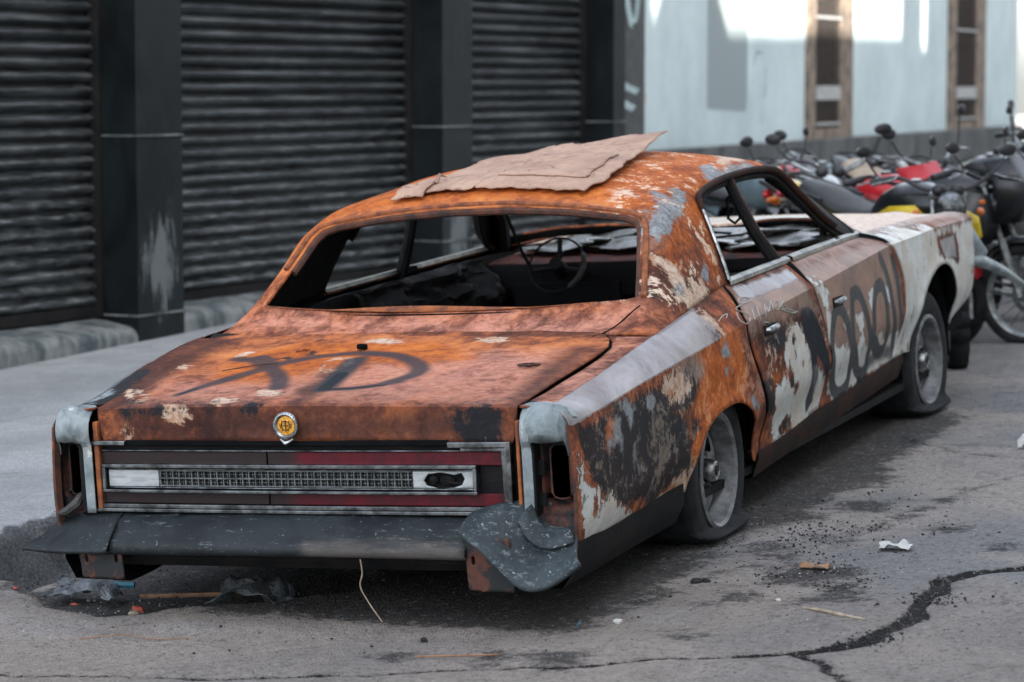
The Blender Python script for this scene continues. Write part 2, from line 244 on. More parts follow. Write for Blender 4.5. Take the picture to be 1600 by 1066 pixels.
#REGIONS
REG = {
 'LID': [
  ('pink','z','P',[(-0.637,-1.474),(-0.68,-1.091),(-0.215,-1.226),(0.163,-0.864),(0.653,-0.741),(0.719,-1.146),(0.783,-1.5)],0.02),
  ('vivid','z','P',[(-0.584,-0.802),(-0.395,-0.571),(0.172,-0.608),(0.378,-0.869),(0.201,-1.002),(-0.062,-0.847),(-0.215,-1.131),(-0.431,-1.228)],0.02),
  ('tone','z','P',[(-0.639,-0.698),(-0.395,-0.571),(0.319,-0.613),(0.446,-1.03),(0.116,-1.225),(-0.167,-1.227),(-0.431,-1.228)],0.1),
  ('tone','z','P',[(-0.716,-1.464),(-0.721,-0.391),(0.704,-0.566),(0.783,-1.5)],0.09),
  ('brown','z','L',[(-0.049,-0.797),(-0.028,-1.219),(0.036,-1.528)],0.035),
  ('brown','z','L',[(-0.728,-1.485),(-0.757,-1.156),(-0.754,-0.818),(-0.721,-0.391)],0.04),
  ('brown','z','L',[(0.776,-1.509),(0.74,-1.143),(0.699,-0.709)],0.03),
  ('grey','z','L',[(0.43,-1.516),(0.682,-1.489),(0.747,-1.355),(0.715,-0.904)],-0.01),
  ('pale','z','P',[(-0.223,-1.468),(-0.215,-1.492),(-0.22,-1.508),(-0.237,-1.512),(-0.26,-1.504),(-0.283,-1.486),(-0.301,-1.461),(-0.309,-1.437),(-0.304,-1.421),(-0.288,-1.416),(-0.265,-1.423),(-0.241,-1.442)],0.02),
  ('pale','z','P',[(-0.11,-1.358),(-0.103,-1.383),(-0.11,-1.4),(-0.127,-1.407),(-0.152,-1.4),(-0.177,-1.381),(-0.195,-1.357),(-0.202,-1.334),(-0.195,-1.317),(-0.176,-1.311),(-0.152,-1.317),(-0.128,-1.334)],0.02),
  ('pale','z','P',[(-0.374,-1.524),(-0.381,-1.526),(-0.4,-1.526),(-0.427,-1.526),(-0.453,-1.526),(-0.472,-1.525),(-0.481,-1.522),(-0.476,-1.518),(-0.458,-1.514),(-0.436,-1.508),(-0.407,-1.512),(-0.384,-1.519)],0.02),
  ('pale','z','P',[(-0.013,-0.579),(-0.014,-0.601),(-0.034,-0.615),(-0.07,-0.619),(-0.112,-0.609),(-0.148,-0.59),(-0.169,-0.567),(-0.168,-0.547),(-0.146,-0.535),(-0.108,-0.535),(-0.067,-0.543),(-0.033,-0.558)],0.02),
  ('pale','z','P',[(0.391,-0.579),(0.39,-0.597),(0.372,-0.608),(0.341,-0.61),(0.307,-0.602),(0.278,-0.586),(0.261,-0.568),(0.262,-0.55),(0.281,-0.538),(0.311,-0.535),(0.345,-0.542),(0.374,-0.558)],0.02),
  ('pale','z','P',[(-0.69,-0.941),(-0.685,-0.955),(-0.687,-0.965),(-0.694,-0.97),(-0.706,-0.967),(-0.718,-0.958),(-0.728,-0.946),(-0.733,-0.932),(-0.731,-0.922),(-0.723,-0.917),(-0.712,-0.919),(-0.7,-0.928)],0.02),
  ('pale','z','P',[(-0.532,-0.711),(-0.526,-0.731),(-0.528,-0.751),(-0.536,-0.767),(-0.55,-0.776),(-0.565,-0.773),(-0.577,-0.76),(-0.584,-0.739),(-0.583,-0.718),(-0.574,-0.701),(-0.56,-0.694),(-0.545,-0.697)],0.02),
  ('char','z','P',[(-0.276,-0.751),(-0.274,-0.764),(-0.28,-0.774),(-0.293,-0.777),(-0.31,-0.773),(-0.326,-0.764),(-0.337,-0.751),(-0.339,-0.738),(-0.332,-0.729),(-0.319,-0.726),(-0.302,-0.729),(-0.287,-0.738)],0.02),
  ('char','z','P',[(-0.331,-0.823),(-0.328,-0.835),(-0.332,-0.844),(-0.344,-0.847),(-0.358,-0.842),(-0.373,-0.832),(-0.383,-0.819),(-0.386,-0.806),(-0.381,-0.797),(-0.37,-0.794),(-0.355,-0.798),(-0.341,-0.809)],0.02),
  ('pale','z','L',[(-0.657,-1.388),(-0.645,-1.417),(-0.647,-1.438),(-0.661,-1.444),(-0.685,-1.434),(-0.713,-1.41),(-0.764,-1.332),(-0.782,-1.293),(-0.783,-1.268),(-0.768,-1.262),(-0.708,-1.331),(-0.679,-1.357),(-0.657,-1.388)],0.006),
  ('pale','z','L',[(-0.077,-0.869),(-0.062,-0.912),(-0.059,-0.962),(-0.068,-1.003),(-0.085,-1.031),(-0.107,-1.034),(-0.129,-1.012),(-0.145,-0.968),(-0.15,-0.915),(-0.142,-0.869),(-0.124,-0.843),(-0.1,-0.842),(-0.077,-0.869)],0.006),
  ('spray','z','C',[(-0.5,-1.362),(-0.446,-1.247),(-0.377,-1.054),(-0.331,-0.901),(-0.234,-0.796)],0.034),
  ('spray','z','C',[(-0.545,-0.817),(-0.43,-0.878),(-0.324,-0.99),(-0.212,-1.151),(-0.152,-1.283)],0.034),
  ('graf','z','L',[(-0.5,-1.362),(-0.463,-1.306)],0.012),
  ('spray','z','L',[(-0.463,-0.828),(-0.361,-0.939)],0.05),
  ('spray','z','C',[(-0.234,-0.796),(-0.102,-0.763),(0.054,-0.808),(0.202,-0.941),(0.264,-1.09),(0.213,-1.236)],0.034),
  ('graf','z','C',[(0.223,-1.256),(0.144,-1.286),(0.029,-1.308)],0.012),
  ('spray','z','C',[(0.248,-1.211),(0.144,-1.286),(0.029,-1.308)],0.03),
  ('graf','z','L',[(-0.017,-1.07),(0.005,-1.191),(0.024,-1.297)],0.022),
  ('spray','z','L',[(-0.063,-0.867),(-0.012,-1.106),(0.029,-1.308)],0.04),
  ('brown','y','P',[(-0.687,0.688),(0.756,0.682),(0.757,0.578),(-0.693,0.578)],0.02),
  ('char','y','P',[(0.564,0.676),(0.693,0.679),(0.745,0.664),(0.731,0.585),(0.624,0.585),(0.572,0.625)],0.02),
  ('pale','y','P',[(-0.479,0.689),(-0.379,0.691),(-0.358,0.678),(-0.393,0.657),(-0.446,0.657),(-0.478,0.674)],0.02),
  ('char','y','L',[(-0.692,0.686),(-0.107,0.688)],0.006),
  ('tone','y','P',[(0.003,0.684),(0.433,0.676),(0.429,0.586),(-0.001,0.592)],0.1),
  ('vivid','y','L',[(-0.655,0.605),(-0.346,0.632)],0.006),
  ('pale','y','P',[(-0.696,0.631),(-0.666,0.631),(-0.655,0.595),(-0.678,0.582)],0.02),
  ('vivid','y','P',[(0.067,0.587),(0.096,0.599),(0.118,0.593),(0.141,0.605),(0.163,0.595),(0.185,0.599),(0.191,0.58),(0.066,0.578)],0.02),
 ],
 'QR': [
  ('tone','x','P',[(-1.476,0.628),(0.172,0.724),(0.501,0.589),(0.624,0.23),(-1.515,0.284)],0.05),
  ('tan','x','P',[(-0.534,0.695),(-0.312,0.703),(-0.229,0.639),(-0.298,0.603),(-0.489,0.603)],0.02),
  ('white','x','P',[(-1.506,0.498),(-1.415,0.412),(-1.312,0.338),(-1.154,0.319),(-0.956,0.258),(-0.98,0.237),(-1.472,0.252)],0.02),
  ('pink','z','P',[(0.846,-1.522),(0.795,-1.113),(0.778,-0.705),(0.784,-0.329),(0.834,-0.407),(0.847,-0.834),(0.895,-1.375)],0.02),
  ('char','x','P',[(-1.484,0.625),(-1.223,0.638),(-0.829,0.649),(-0.518,0.667),(-0.33,0.661),(-0.298,0.603),(-0.372,0.543),(-0.613,0.542),(-0.443,0.465),(-0.432,0.394),(-0.39,0.316),(-0.574,0.294),(-0.759,0.257),(-1.082,0.297),(-1.291,0.367),(-1.411,0.443),(-1.474,0.525)],0.02),
  ('-char','x','P',[(-1.265,0.588),(-1.175,0.607),(-1.126,0.575),(-1.181,0.527),(-1.254,0.514)],0.02),
  ('-char','x','P',[(-0.648,0.659),(-0.463,0.669),(-0.377,0.614),(-0.423,0.559),(-0.604,0.567),(-0.676,0.62)],0.02),
  ('ash','x','P',[(-1.109,0.646),(-1.005,0.64),(-0.963,0.609),(-0.99,0.58),(-1.041,0.554),(-1.064,0.599)],0.02),
  ('ash','x','P',[(-1.209,0.584),(-1.13,0.596),(-1.135,0.552),(-1.144,0.505),(-1.183,0.519),(-1.266,0.512),(-1.269,0.54),(-1.212,0.54)],0.02),
  ('ash','x','P',[(-0.838,0.625),(-0.769,0.607),(-0.79,0.585),(-0.835,0.6)],0.02),
  ('white','x','P',[(-1.503,0.545),(-1.452,0.49),(-1.469,0.453),(-1.415,0.42),(-1.355,0.402),(-1.399,0.354),(-1.312,0.338),(-1.256,0.369),(-1.169,0.321),(-1.082,0.297),(-0.984,0.255),(-1.203,0.254),(-1.473,0.256),(-1.523,0.407)],0.02),
  ('-white','x','P',[(-1.42,0.405),(-1.374,0.373),(-1.376,0.326),(-1.418,0.329)],0.02),
  ('pale','x','P',[(-0.663,0.652),(-0.543,0.671),(-0.385,0.659),(-0.337,0.609),(-0.397,0.555),(-0.506,0.544),(-0.632,0.562),(-0.713,0.591),(-0.568,0.596),(-0.69,0.617)],0.02),
  ('brown','x','P',[(-0.955,0.533),(-0.87,0.537),(-0.607,0.559),(-0.434,0.517),(-0.472,0.452),(-0.63,0.459),(-0.711,0.437),(-0.916,0.469)],0.02),
  ('vivid','x','P',[(-0.264,0.688),(0.172,0.73),(0.208,0.629),(0.237,0.504),(0.101,0.49),(-0.121,0.499),(-0.281,0.468),(-0.347,0.451),(-0.323,0.607)],0.02),
  ('vivid','x','C',[(-0.399,0.318),(-0.381,0.386),(-0.266,0.457),(-0.076,0.492),(0.098,0.486),(0.261,0.454)],0.022),
  ('tone','x','P',[(-0.264,0.688),(0.172,0.73),(0.258,0.529),(0.101,0.49),(-0.281,0.468),(-0.399,0.318)],0.15),
  ('ash','x','P',[(-0.033,0.686),(0.038,0.696),(0.066,0.655),(-0.004,0.655)],0.02),
  ('ash','x','P',[(-0.014,0.62),(0.058,0.625),(0.07,0.596),(0.005,0.592)],0.02),
  ('ash','x','P',[(0.237,0.504),(0.331,0.472),(0.383,0.418),(0.29,0.431),(0.232,0.468)],0.02),
  ('pale','x','P',[(-0.63,0.356),(-0.419,0.339),(-0.283,0.281),(-0.295,0.247),(-0.429,0.217),(-0.784,0.244),(-0.73,0.286),(-0.52,0.268)],0.02),
  ('pale','x','P',[(-0.108,0.804),(0.056,0.823),(0.03,0.779),(0.025,0.743),(-0.117,0.732),(-0.131,0.77)],0.02),
  ('char','x','P',[(-0.016,0.784),(-0.022,0.767),(0.025,0.743),(-0.064,0.735),(-0.098,0.748)],0.02),
  ('char','x','P',[(-0.446,0.396),(-0.361,0.436),(-0.321,0.456),(-0.34,0.494),(-0.398,0.485),(-0.431,0.429)],0.02),
  ('flake','x','P',[(-1.476,0.628),(0.172,0.724),(0.501,0.589),(0.624,0.23),(-1.515,0.284)],0.3),
  ('char','x','P',[(-1.424,0.695),(-1.392,0.682),(-1.355,0.656),(-1.512,0.644)],0.02),
 ],
 'DR': [
  ('tan','x','P',[(0.451,0.87),(0.429,0.839),(0.849,0.855),(1.142,0.861),(1.148,0.825),(1.122,0.775),(1.207,0.688),(0.98,0.713),(0.749,0.713),(0.316,0.705),(0.279,0.79)],0.02),
  ('grey','x','P',[(0.464,0.861),(0.876,0.861),(1.172,0.867),(1.129,0.827),(0.69,0.812),(0.441,0.813)],0.02),
  ('tone','x','P',[(0.451,0.87),(1.142,0.861),(1.207,0.688),(0.316,0.705)],-0.08),
  ('brown','x','P',[(0.315,0.725),(0.585,0.731),(0.984,0.721),(1.27,0.672),(1.284,0.584),(0.993,0.669),(0.558,0.669),(0.375,0.69)],0.02),
  ('vivid','x','P',[(0.345,0.632),(0.496,0.613),(0.728,0.585),(0.748,0.529),(0.71,0.499),(0.594,0.523),(0.501,0.5),(1.077,0.444)],0.02),
  ('brown','x','P',[(0.361,0.706),(0.576,0.664),(0.733,0.602),(0.715,0.525),(0.428,0.579)],0.02),
  ('char','x','P',[(0.388,0.524),(0.532,0.513),(0.546,0.425),(0.62,0.345),(0.466,0.41)],0.02),
  ('char','x','P',[(0.455,0.661),(0.735,0.68),(0.855,0.676),(0.809,0.637),(0.701,0.597),(0.588,0.619)],0.02),
  ('white','x','P',[(0.736,0.61),(0.852,0.667),(0.973,0.662),(1.004,0.614),(1.053,0.563),(1.093,0.485),(1.312,0.42),(1.462,0.298),(1.279,0.267),(0.704,0.24),(0.639,0.342),(0.586,0.454),(0.772,0.491),(0.722,0.559)],0.02),
  ('-white','x','P',[(0.827,0.643),(0.89,0.645),(0.9,0.608),(0.858,0.595),(0.827,0.617)],0.02),
  ('char','x','P',[(0.827,0.643),(0.89,0.645),(0.9,0.608),(0.858,0.595),(0.827,0.617)],0.02),
  ('-white','x','P',[(0.784,0.551),(0.821,0.484),(0.929,0.421),(0.909,0.401),(0.78,0.437),(0.756,0.493)],0.02),
  ('char','x','P',[(0.784,0.551),(0.821,0.484),(0.929,0.421),(0.909,0.401),(0.78,0.437),(0.756,0.493)],0.02),
  ('-white','x','P',[(0.758,0.285),(0.838,0.322),(0.933,0.308),(0.929,0.255),(0.825,0.252),(0.766,0.252)],0.02),
  ('char','x','P',[(0.758,0.285),(0.838,0.322),(0.933,0.308),(0.929,0.255),(0.825,0.252),(0.766,0.252)],0.02),
  ('-white','x','P',[(0.941,0.514),(0.972,0.514),(0.958,0.498)],0.02),
  ('char','x','P',[(0.941,0.514),(0.972,0.514),(0.958,0.498)],0.02),
  ('-white','x','P',[(0.85,0.561),(0.888,0.565),(0.877,0.539)],0.02),
  ('char','x','P',[(0.85,0.561),(0.888,0.565),(0.877,0.539)],0.02),
  ('graf','x','P',[(0.997,0.722),(1.093,0.721),(1.193,0.664),(1.292,0.542),(1.352,0.462),(1.46,0.317),(1.345,0.275),(1.395,0.344),(1.308,0.421),(1.222,0.486),(1.163,0.522),(1.123,0.481),(1.145,0.414),(1.233,0.33),(1.147,0.285),(1.117,0.346),(1.115,0.4),(1.079,0.514),(1.043,0.572),(0.991,0.634)],0.02),
  ('spray','x','P',[(0.997,0.722),(1.093,0.721),(1.193,0.664),(1.292,0.542),(1.352,0.462),(1.46,0.317),(1.345,0.275),(1.395,0.344),(1.163,0.522),(1.233,0.33),(1.147,0.285),(1.115,0.4),(1.043,0.572)],0.02),
  ('flake','x','P',[(0.361,0.706),(1.393,0.68),(1.479,0.295),(0.672,0.249)],0.6),
 ],
 'ER': [
  ('tan','z','P',[(0.7,1.3),(0.9,1.3),(0.9,2.6),(0.7,2.6)],0),
  ('tan','x','P',[(1.209,0.866),(1.518,0.875),(2.399,0.889),(2.39,0.813),(2.491,0.703),(2.558,0.533),(2.656,0.338),(2.238,0.37),(1.872,0.338),(1.49,0.35),(1.27,0.601),(1.181,0.721),(1.151,0.806)],0.02),
  ('white','x','P',[(1.443,0.45),(1.509,0.488),(1.753,0.411),(1.851,0.514),(1.943,0.465),(2.061,0.411),(2.209,0.403),(2.598,0.386),(2.656,0.348),(2.024,0.318),(1.52,0.28),(1.459,0.364)],0.02),
  ('white','x','P',[(1.322,0.484),(1.425,0.513),(1.703,0.493),(2.123,0.463),(2.599,0.458),(2.712,0.342),(2.023,0.313),(1.519,0.278)],0.02),
  ('white','x','P',[(1.32,0.651),(1.387,0.662),(1.398,0.567),(1.356,0.498),(1.33,0.576)],0.02),
  ('white','x','P',[(1.234,0.809),(1.308,0.795),(1.362,0.748),(1.368,0.696),(1.309,0.707),(1.228,0.762)],0.02),
  ('white','x','P',[(1.973,0.695),(2.067,0.693),(2.089,0.644),(2.022,0.592),(1.964,0.628)],0.02),
  ('white','x','P',[(2.242,0.682),(2.301,0.671),(2.325,0.609),(2.262,0.616)],0.02),
  ('white','x','P',[(1.762,0.611),(1.854,0.61),(1.869,0.551),(1.795,0.54)],0.02),
  ('white','x','P',[(2.119,0.483),(2.202,0.493),(2.283,0.424),(2.232,0.41)],0.02),
  ('white','x','P',[(1.558,0.643),(1.611,0.628),(1.613,0.58),(1.571,0.585)],0.02),
  ('graf','x','C',[(1.382,0.569),(1.43,0.648),(1.501,0.673),(1.579,0.631),(1.646,0.538),(1.701,0.456),(1.777,0.35),(1.678,0.301),(1.573,0.315),(1.457,0.392),(1.39,0.494),(1.382,0.569)],0.031),
  ('graf','x','C',[(1.704,0.703),(1.802,0.703),(1.895,0.625),(1.957,0.541),(2.021,0.446),(2.075,0.36),(1.982,0.333),(1.865,0.387),(1.711,0.492),(1.693,0.6),(1.704,0.703)],0.031),
  ('graf','x','C',[(2.04,0.512),(2.047,0.628),(2.104,0.691),(2.202,0.691),(2.26,0.606),(2.278,0.514),(2.336,0.418),(2.232,0.4),(2.068,0.469)],0.031),
  ('graf','x','C',[(2.216,0.814),(2.296,0.732),(2.355,0.606),(2.426,0.487),(2.509,0.397)],0.027),
  ('graf','x','C',[(2.408,0.786),(2.452,0.696),(2.493,0.561),(2.595,0.427),(2.602,0.355)],0.028),
  ('spray','x','C',[(1.954,0.327),(2.19,0.386),(2.443,0.374),(2.611,0.354)],0.03),
  ('tone','x','P',[(1.209,0.866),(2.399,0.889),(2.645,0.381),(1.52,0.28)],-0.05),
 ],
 'FR': [
  ('white','x','P',[(2.2,0.2),(4.4,0.2),(4.4,0.815),(3.6,0.835),(2.2,0.86)],0),
  ('tan','z','P',[(0.7,2.3),(0.9,2.3),(0.9,4.2),(0.7,4.2)],0),
  ('white','x','P',[(2.482,0.868),(3.235,0.813),(3.222,0.73),(3.037,0.658),(2.886,0.555),(2.808,0.476),(2.852,0.308),(2.661,0.331),(2.565,0.56),(2.495,0.764)],0.02),
  ('white','x','P',[(2.32,0.892),(2.643,0.894),(2.869,0.887),(3.204,0.877),(3.275,0.831),(3.291,0.769),(3.131,0.723),(2.909,0.612),(2.726,0.543),(2.836,0.31),(2.65,0.333),(2.541,0.563),(2.485,0.765),(2.399,0.873)],0.02),
  ('white','x','P',[(3.899,0.843),(4.126,0.825),(4.128,0.49),(4.02,0.323),(3.813,0.552),(3.829,0.676)],0.02),
  ('white','x','P',[(3.728,0.803),(4.081,0.813),(4.087,0.494),(3.993,0.326),(3.796,0.554),(3.689,0.688)],0.02),
  ('tan','x','P',[(3.398,0.883),(4.165,0.852),(4.051,0.822),(3.695,0.806),(3.273,0.828)],0.02),
  ('brown','x','P',[(3.302,0.807),(3.724,0.797),(3.735,0.669),(3.763,0.557),(3.513,0.679),(3.286,0.709)],0.02),
  ('vivid','x','L',[(3.269,0.822),(3.346,0.764),(3.256,0.727)],0.008),
  ('grey','x','P',[(3.337,0.795),(3.685,0.794),(3.704,0.681),(3.41,0.707)],0.02),
  ('-white','x','P',[(3.286,0.827),(3.766,0.806),(3.794,0.742),(3.764,0.644),(3.588,0.685),(3.274,0.719)],0.02),
  ('white','x','P',[(2.287,0.889),(2.643,0.894),(2.892,0.888),(3.225,0.878),(3.227,0.844),(3.03,0.792),(2.492,0.824)],0.02),
  ('tan','z','P',[(0.606,3.237),(0.742,3.929),(0.878,4.169),(0.912,4.088),(0.91,3.247),(0.881,2.562),(0.771,2.677)],0.02),
 ],
 'ROOF': [
  ('vivid','z','P',[(-0.72,0.02),(-0.6,0.2),(0.6,0.2),(0.72,0.02),(0.8,0.0),(0.72,1.75),(-0.72,1.75),(-0.8,0)],0),
  ('tone','z','P',[(-0.85,-0.1),(0.6,-0.1),(0.6,1.9),(-0.85,1.9)],0.2),
  ('char','z','P',[(0.64,1.62),(0.9,1.62),(0.9,2.6),(0.79,2.6),(0.7,2.15),(0.63,1.85)],0),
  ('char','z','P',[(-0.64,1.62),(-0.9,1.62),(-0.9,2.6),(-0.79,2.6),(-0.7,2.15),(-0.63,1.85)],0),
  ('tone','z','P',[(-0.85,-0.5),(0.85,-0.5),(0.85,-0.2),(-0.85,-0.2)],0.05),
  ('flake','X','P',[(0.161,1.183),(0.572,1.225),(0.395,0.909),(-0.008,0.782),(-0.23,0.887)],0.5),
  ('tan','X','P',[(0.134,1.168),(0.158,1.165),(0.065,1.076),(-0.01,1.052)],0.5),
  ('ash','X','P',[(0.265,1.214),(0.547,1.236),(0.551,1.218),(0.466,1.182),(0.236,1.126),(0.089,1.098),(0.033,1.072),(0.033,1.088),(0.044,1.119),(0.151,1.166)],0.02),
  ('vivid','X','P',[(0.236,1.126),(0.477,1.181),(0.492,1.106),(0.463,0.992),(0.405,0.916),(0.312,0.909),(0.274,0.977),(0.208,1.048),(0.138,1.07)],0.02),
  ('pale','X','P',[(-0.033,1.054),(0.003,1.019),(0.046,0.983),(0.057,0.918),(0.124,0.864),(-0.008,0.782),(-0.069,0.774),(-0.035,0.833),(-0.094,0.879),(-0.062,0.946),(-0.05,1.008)],0.02),
  ('pale','X','P',[(0.058,0.934),(0.2,0.92),(0.235,0.868),(0.078,0.821),(0.064,0.854)],0.02),
  ('brown','X','P',[(-0.086,1.012),(-0.031,0.991),(-0.093,0.934),(-0.214,0.884),(-0.198,0.914)],0.02),
  ('brown','X','P',[(0.332,1.094),(0.439,1.077),(0.388,1.016),(0.292,1.024)],0.02),
  ('ash','X','P',[(0.233,0.965),(0.324,0.956),(0.289,0.911),(0.211,0.919)],0.02),
  ('ash','X','P',[(-0.07,0.919),(-0.002,0.916),(-0.022,0.887),(-0.09,0.894)],0.02),
  ('char','X','P',[(-0.178,0.932),(-0.164,0.922),(-0.195,0.902),(-0.199,0.907)],0.02),
  ('ash','z','P',[(0.578,0.987),(0.592,1.137),(0.649,1.04),(0.632,1.321),(0.644,1.517),(0.696,1.407),(0.695,1.119),(0.699,0.857),(0.655,0.856)],0.02),
  ('pale','z','P',[(-4.461,16.336),(-4.461,16.957),(-0.993,6.748),(-4.477,18.24),(0.622,1.47),(0.625,1.229),(0.591,1.195)],0.02),
  ('pale','z','P',[(0.491,0.325),(0.514,0.356),(0.57,0.318),(0.581,0.26),(0.536,0.268)],0.02),
  ('vivid','z','P',[(0.542,0.127),(0.394,0.553),(0.279,1.387),(-4.461,16.268),(0.64,0.798),(0.67,0.572),(0.668,0.25),(0.639,0.161)],0.02),
  ('flake','z','P',[(0.542,0.127),(0.394,0.553),(0.279,1.387),(-4.473,18.318),(0.698,1.338),(0.676,0.551),(0.639,0.161)],1),
  ('flake','X','P',[(0.161,1.183),(0.572,1.225),(0.395,0.909),(-0.008,0.782),(-0.23,0.887)],1),
  ('brown','z','P',[(0.19,0.151),(0.185,0.148),(0.169,0.15),(0.149,0.149),(0.128,0.151),(0.113,0.15),(0.106,0.155),(0.111,0.156),(0.127,0.154),(0.148,0.154),(0.17,0.152),(0.185,0.151)],0.02),
  ('pink','z','P',[(-0.699,-0.27),(-0.196,-0.339),(0.553,-0.348),(0.747,-0.286),(0.663,-0.488),(-0.26,-0.425),(-0.793,-0.3)],0.02),
 ],
 'QL': [
  ('char','z','P',[(-1,-1.5),(-0.8,-1.5),(-0.8,-0.95),(-1,-0.9)],0),
  ('brown','z','P',[(-1,-1.0),(-0.8,-1.0),(-0.8,-0.5),(-1,-0.5)],0),
  ('ash','z','P',[(-0.9,-1.42),(-0.86,-1.42),(-0.86,-1.2),(-0.9,-1.2)],0),
 ],
 'HOOD': [
  ('pale','z','P',[(-0.8,2.6),(0.8,2.6),(0.8,4.2),(-0.8,4.2)],0),
  ('tan','z','P',[(-0.9,2.4),(0.9,2.4),(0.9,4.3),(-0.9,4.3)],0),
  ('grey','z','P',[(-0.5,3.6),(0.3,3.5),(0.3,4),(-0.5,4)],0),
 ],
}
def paint(V, key):
    V = np.asarray(V, float); out = {l: np.full(len(V), -1. if l not in ('tone', 'flake') else 0.) for l in LAYERS}
    for (l, ax, kind, pts, r) in REG.get(key, []):
        P = V[:, {'x': (1, 2), 'y': (0, 2), 'z': (0, 1)}[ax.lower()]]; p = np.array(pts, float)
        d = sdf_poly(P, p) if kind == 'P' else sdf_line(P, crv(p, 6) if kind == 'C' else p, r)
        if key == 'LID' and ax == 'z': d = np.where(V[:, 2] > .686, d, -1)
        if ax == 'X': d = np.where(V[:, 0] > .3, d, -1)
        if l in ('tone', 'flake'): out[l] += (r if kind == 'P' else 1) * sst((d + .06) / .12)
        elif l.startswith('-'): out[l[1:]] = np.minimum(out[l[1:]], -d)
        else: out[l] = np.maximum(out[l], d)
    if key in ('QR', 'QL'):                     # bare metal shoulder between the ridge and the crease
        y = V[:, 1]; d = np.minimum(np.minimum(V[:, 2] - zc(y) + .004, np.abs(V[:, 0]) - xs(y) + .006), np.minimum(-.02 - y, y + 1.6) * .07); out['grey'] = np.maximum(out['grey'], d * 2)
    return out
#REGIONS_END
# ================================================================ GROUND AND STREET
G0, GX, GY = .01404, .035, .0314
def gnd(x, y):
    x = np.asarray(x, float); y = np.asarray(y, float)
    yy = np.where(y < 4, y, 4 + 6 * (1 - np.exp(-(y - 4) / 6))); yy = np.maximum(yy, -12)
    return G0 + GX * np.clip(x, -6, 6) + GY * yy
CR1 = [(.298,-2.324),(.75,-2.13),(1.25,-1.95),(1.66,-1.72),(1.847,-1.598),(1.86,-1.42),(1.92,-1.2),(1.93,-.95),(1.87,-.66),(1.96,-.48),(2.098,-.343),(2.6,.1),(3.3,.6)]
CR2 = [(1.72,-1.72),(1.86,-1.85),(2.1,-2.3)]
CR3 = [(1.0,2.4),(1.12,2.25),(1.45,1.95),(2.0,1.7),(2.7,1.55)]
CR0 = [(.298,-2.324),(-.2,-2.4),(-.9,-2.5)]
PIT = [(-1.5,-1.12),(-1.28,-1.2),(-1.0,-1.48),(-.83,-1.62),(-.68,-1.66),(-.55,-1.6),(-.4,-1.43),(-.2,-1.3),(-.05,-1.1),(-.1,-.6),(-.5,-.2),(-1.4,-.1)]
def asphalt():
    k = N('worn_asphalt', .85); n1 = k.noise(.9, 5, .6, .8); n2 = k.noise(6, 6, .7); n3 = k.noise(60, 4, .7, seed=1); v = k.vor(85); v2 = k.vor(32)
    c = k.mix(k.step(n1, .38, .62), (.44, .40, .365), (.26, .265, .275)); c = k.mix(k.math('MULTIPLY', k.step(n2, .48, .75), .5), c, (.09, .093, .098)); c = k.mix(k.math('MULTIPLY', k.step(k.noise(3.2, 7, .72, 1.0, seed=21), .56, .68), .45), c, (.08, .084, .09))
    c = k.mix(k.math('MULTIPLY', k.step(n3, .38, .66), .5), c, (.26, .24, .22)); c = k.mix(k.math('MULTIPLY', k.step(v, .22, .12), .35), c, (.32, .31, .29))
    c = k.mix(k.math('MULTIPLY', k.step(k.math('SUBTRACT', k.noise(150, 2, seed=8), 0), .66, .72), .5), c, (.5, .49, .47))
    warm = k.mask('warm', n2, .8, .5); c = k.mix(k.math('MULTIPLY', warm, .4), c, (.29, .235, .195))
    nn = k.math('ADD', k.math('MULTIPLY', n2, .5), k.math('MULTIPLY', k.noise(24, 7, .8, seed=31), .5)); st = k.mask('stain_shade', nn, .75, .05); c = k.mix(k.math('MULTIPLY', st, .78), c, k.mix(k.step(n3, .5, .7), (.016, .018, .021), (.06, .06, .062)))
    pale = k.mask('palest', n2, .35, .08); c = k.mix(k.math('MULTIPLY', k.math('MULTIPLY', pale, k.step(n3, .42, .6)), .6), c, (.42, .42, .43))
    cr = k.mask('crack', k.noise(20, 8, .8, seed=6), .07, .003); c = k.mix(k.math('MULTIPLY', cr, .93), c, k.mix(k.step(n3, .5, .7), (.004, .005, .006), (.025, .023, .021)))
    cg = k.mask('crack', k.noise(20, 6, .75, seed=7), .16, .03); c = k.mix(k.math('MULTIPLY', cg, .35), c, (.03, .03, .032))
    n4 = k.noise(28, 6, .8, seed=12); h = k.math('ADD', k.math('ADD', k.math('MULTIPLY', n3, .6), k.math('MULTIPLY', n4, 1.2)), k.math('MULTIPLY', k.step(v, 0, .5), .5)); h = k.math('SUBTRACT', h, k.math('MULTIPLY', cr, 3.0)); h = k.math('ADD', h, k.math('MULTIPLY', n2, .8))
    gr = k.noise(36, 6, .85, seed=13); c = k.mix(k.math('MULTIPLY', k.step(gr, .46, .38), .6), c, (.05, .051, .054)); c = k.mix(k.math('MULTIPLY', k.step(gr, .56, .62), .6), c, (.44, .42, .40)); g2 = k.noise(75, 5, .85, seed=14, stretch=(1, .5, 1)); c = k.mix(k.math('MULTIPLY', k.step(g2, .42, .36), .55), c, (.05, .05, .053)); c = k.mix(k.math('MULTIPLY', k.step(g2, .60, .66), .6), c, (.52, .50, .48)); k.b.inputs['Specular IOR Level'].default_value = .1
    return k.out(c, .88, h, .018, 1)
M['asphalt'] = asphalt()
def ax(a, b, st, far0, far1):
    core = np.arange(a, b + st / 2, st); L_ = [a - far0 * (t ** 2.2) for t in np.linspace(0, 1, 14)[1:]][::-1]; R_ = [b + far1 * (t ** 2.2) for t in np.linspace(0, 1, 14)[1:]]
    return np.concatenate([L_, core, R_])
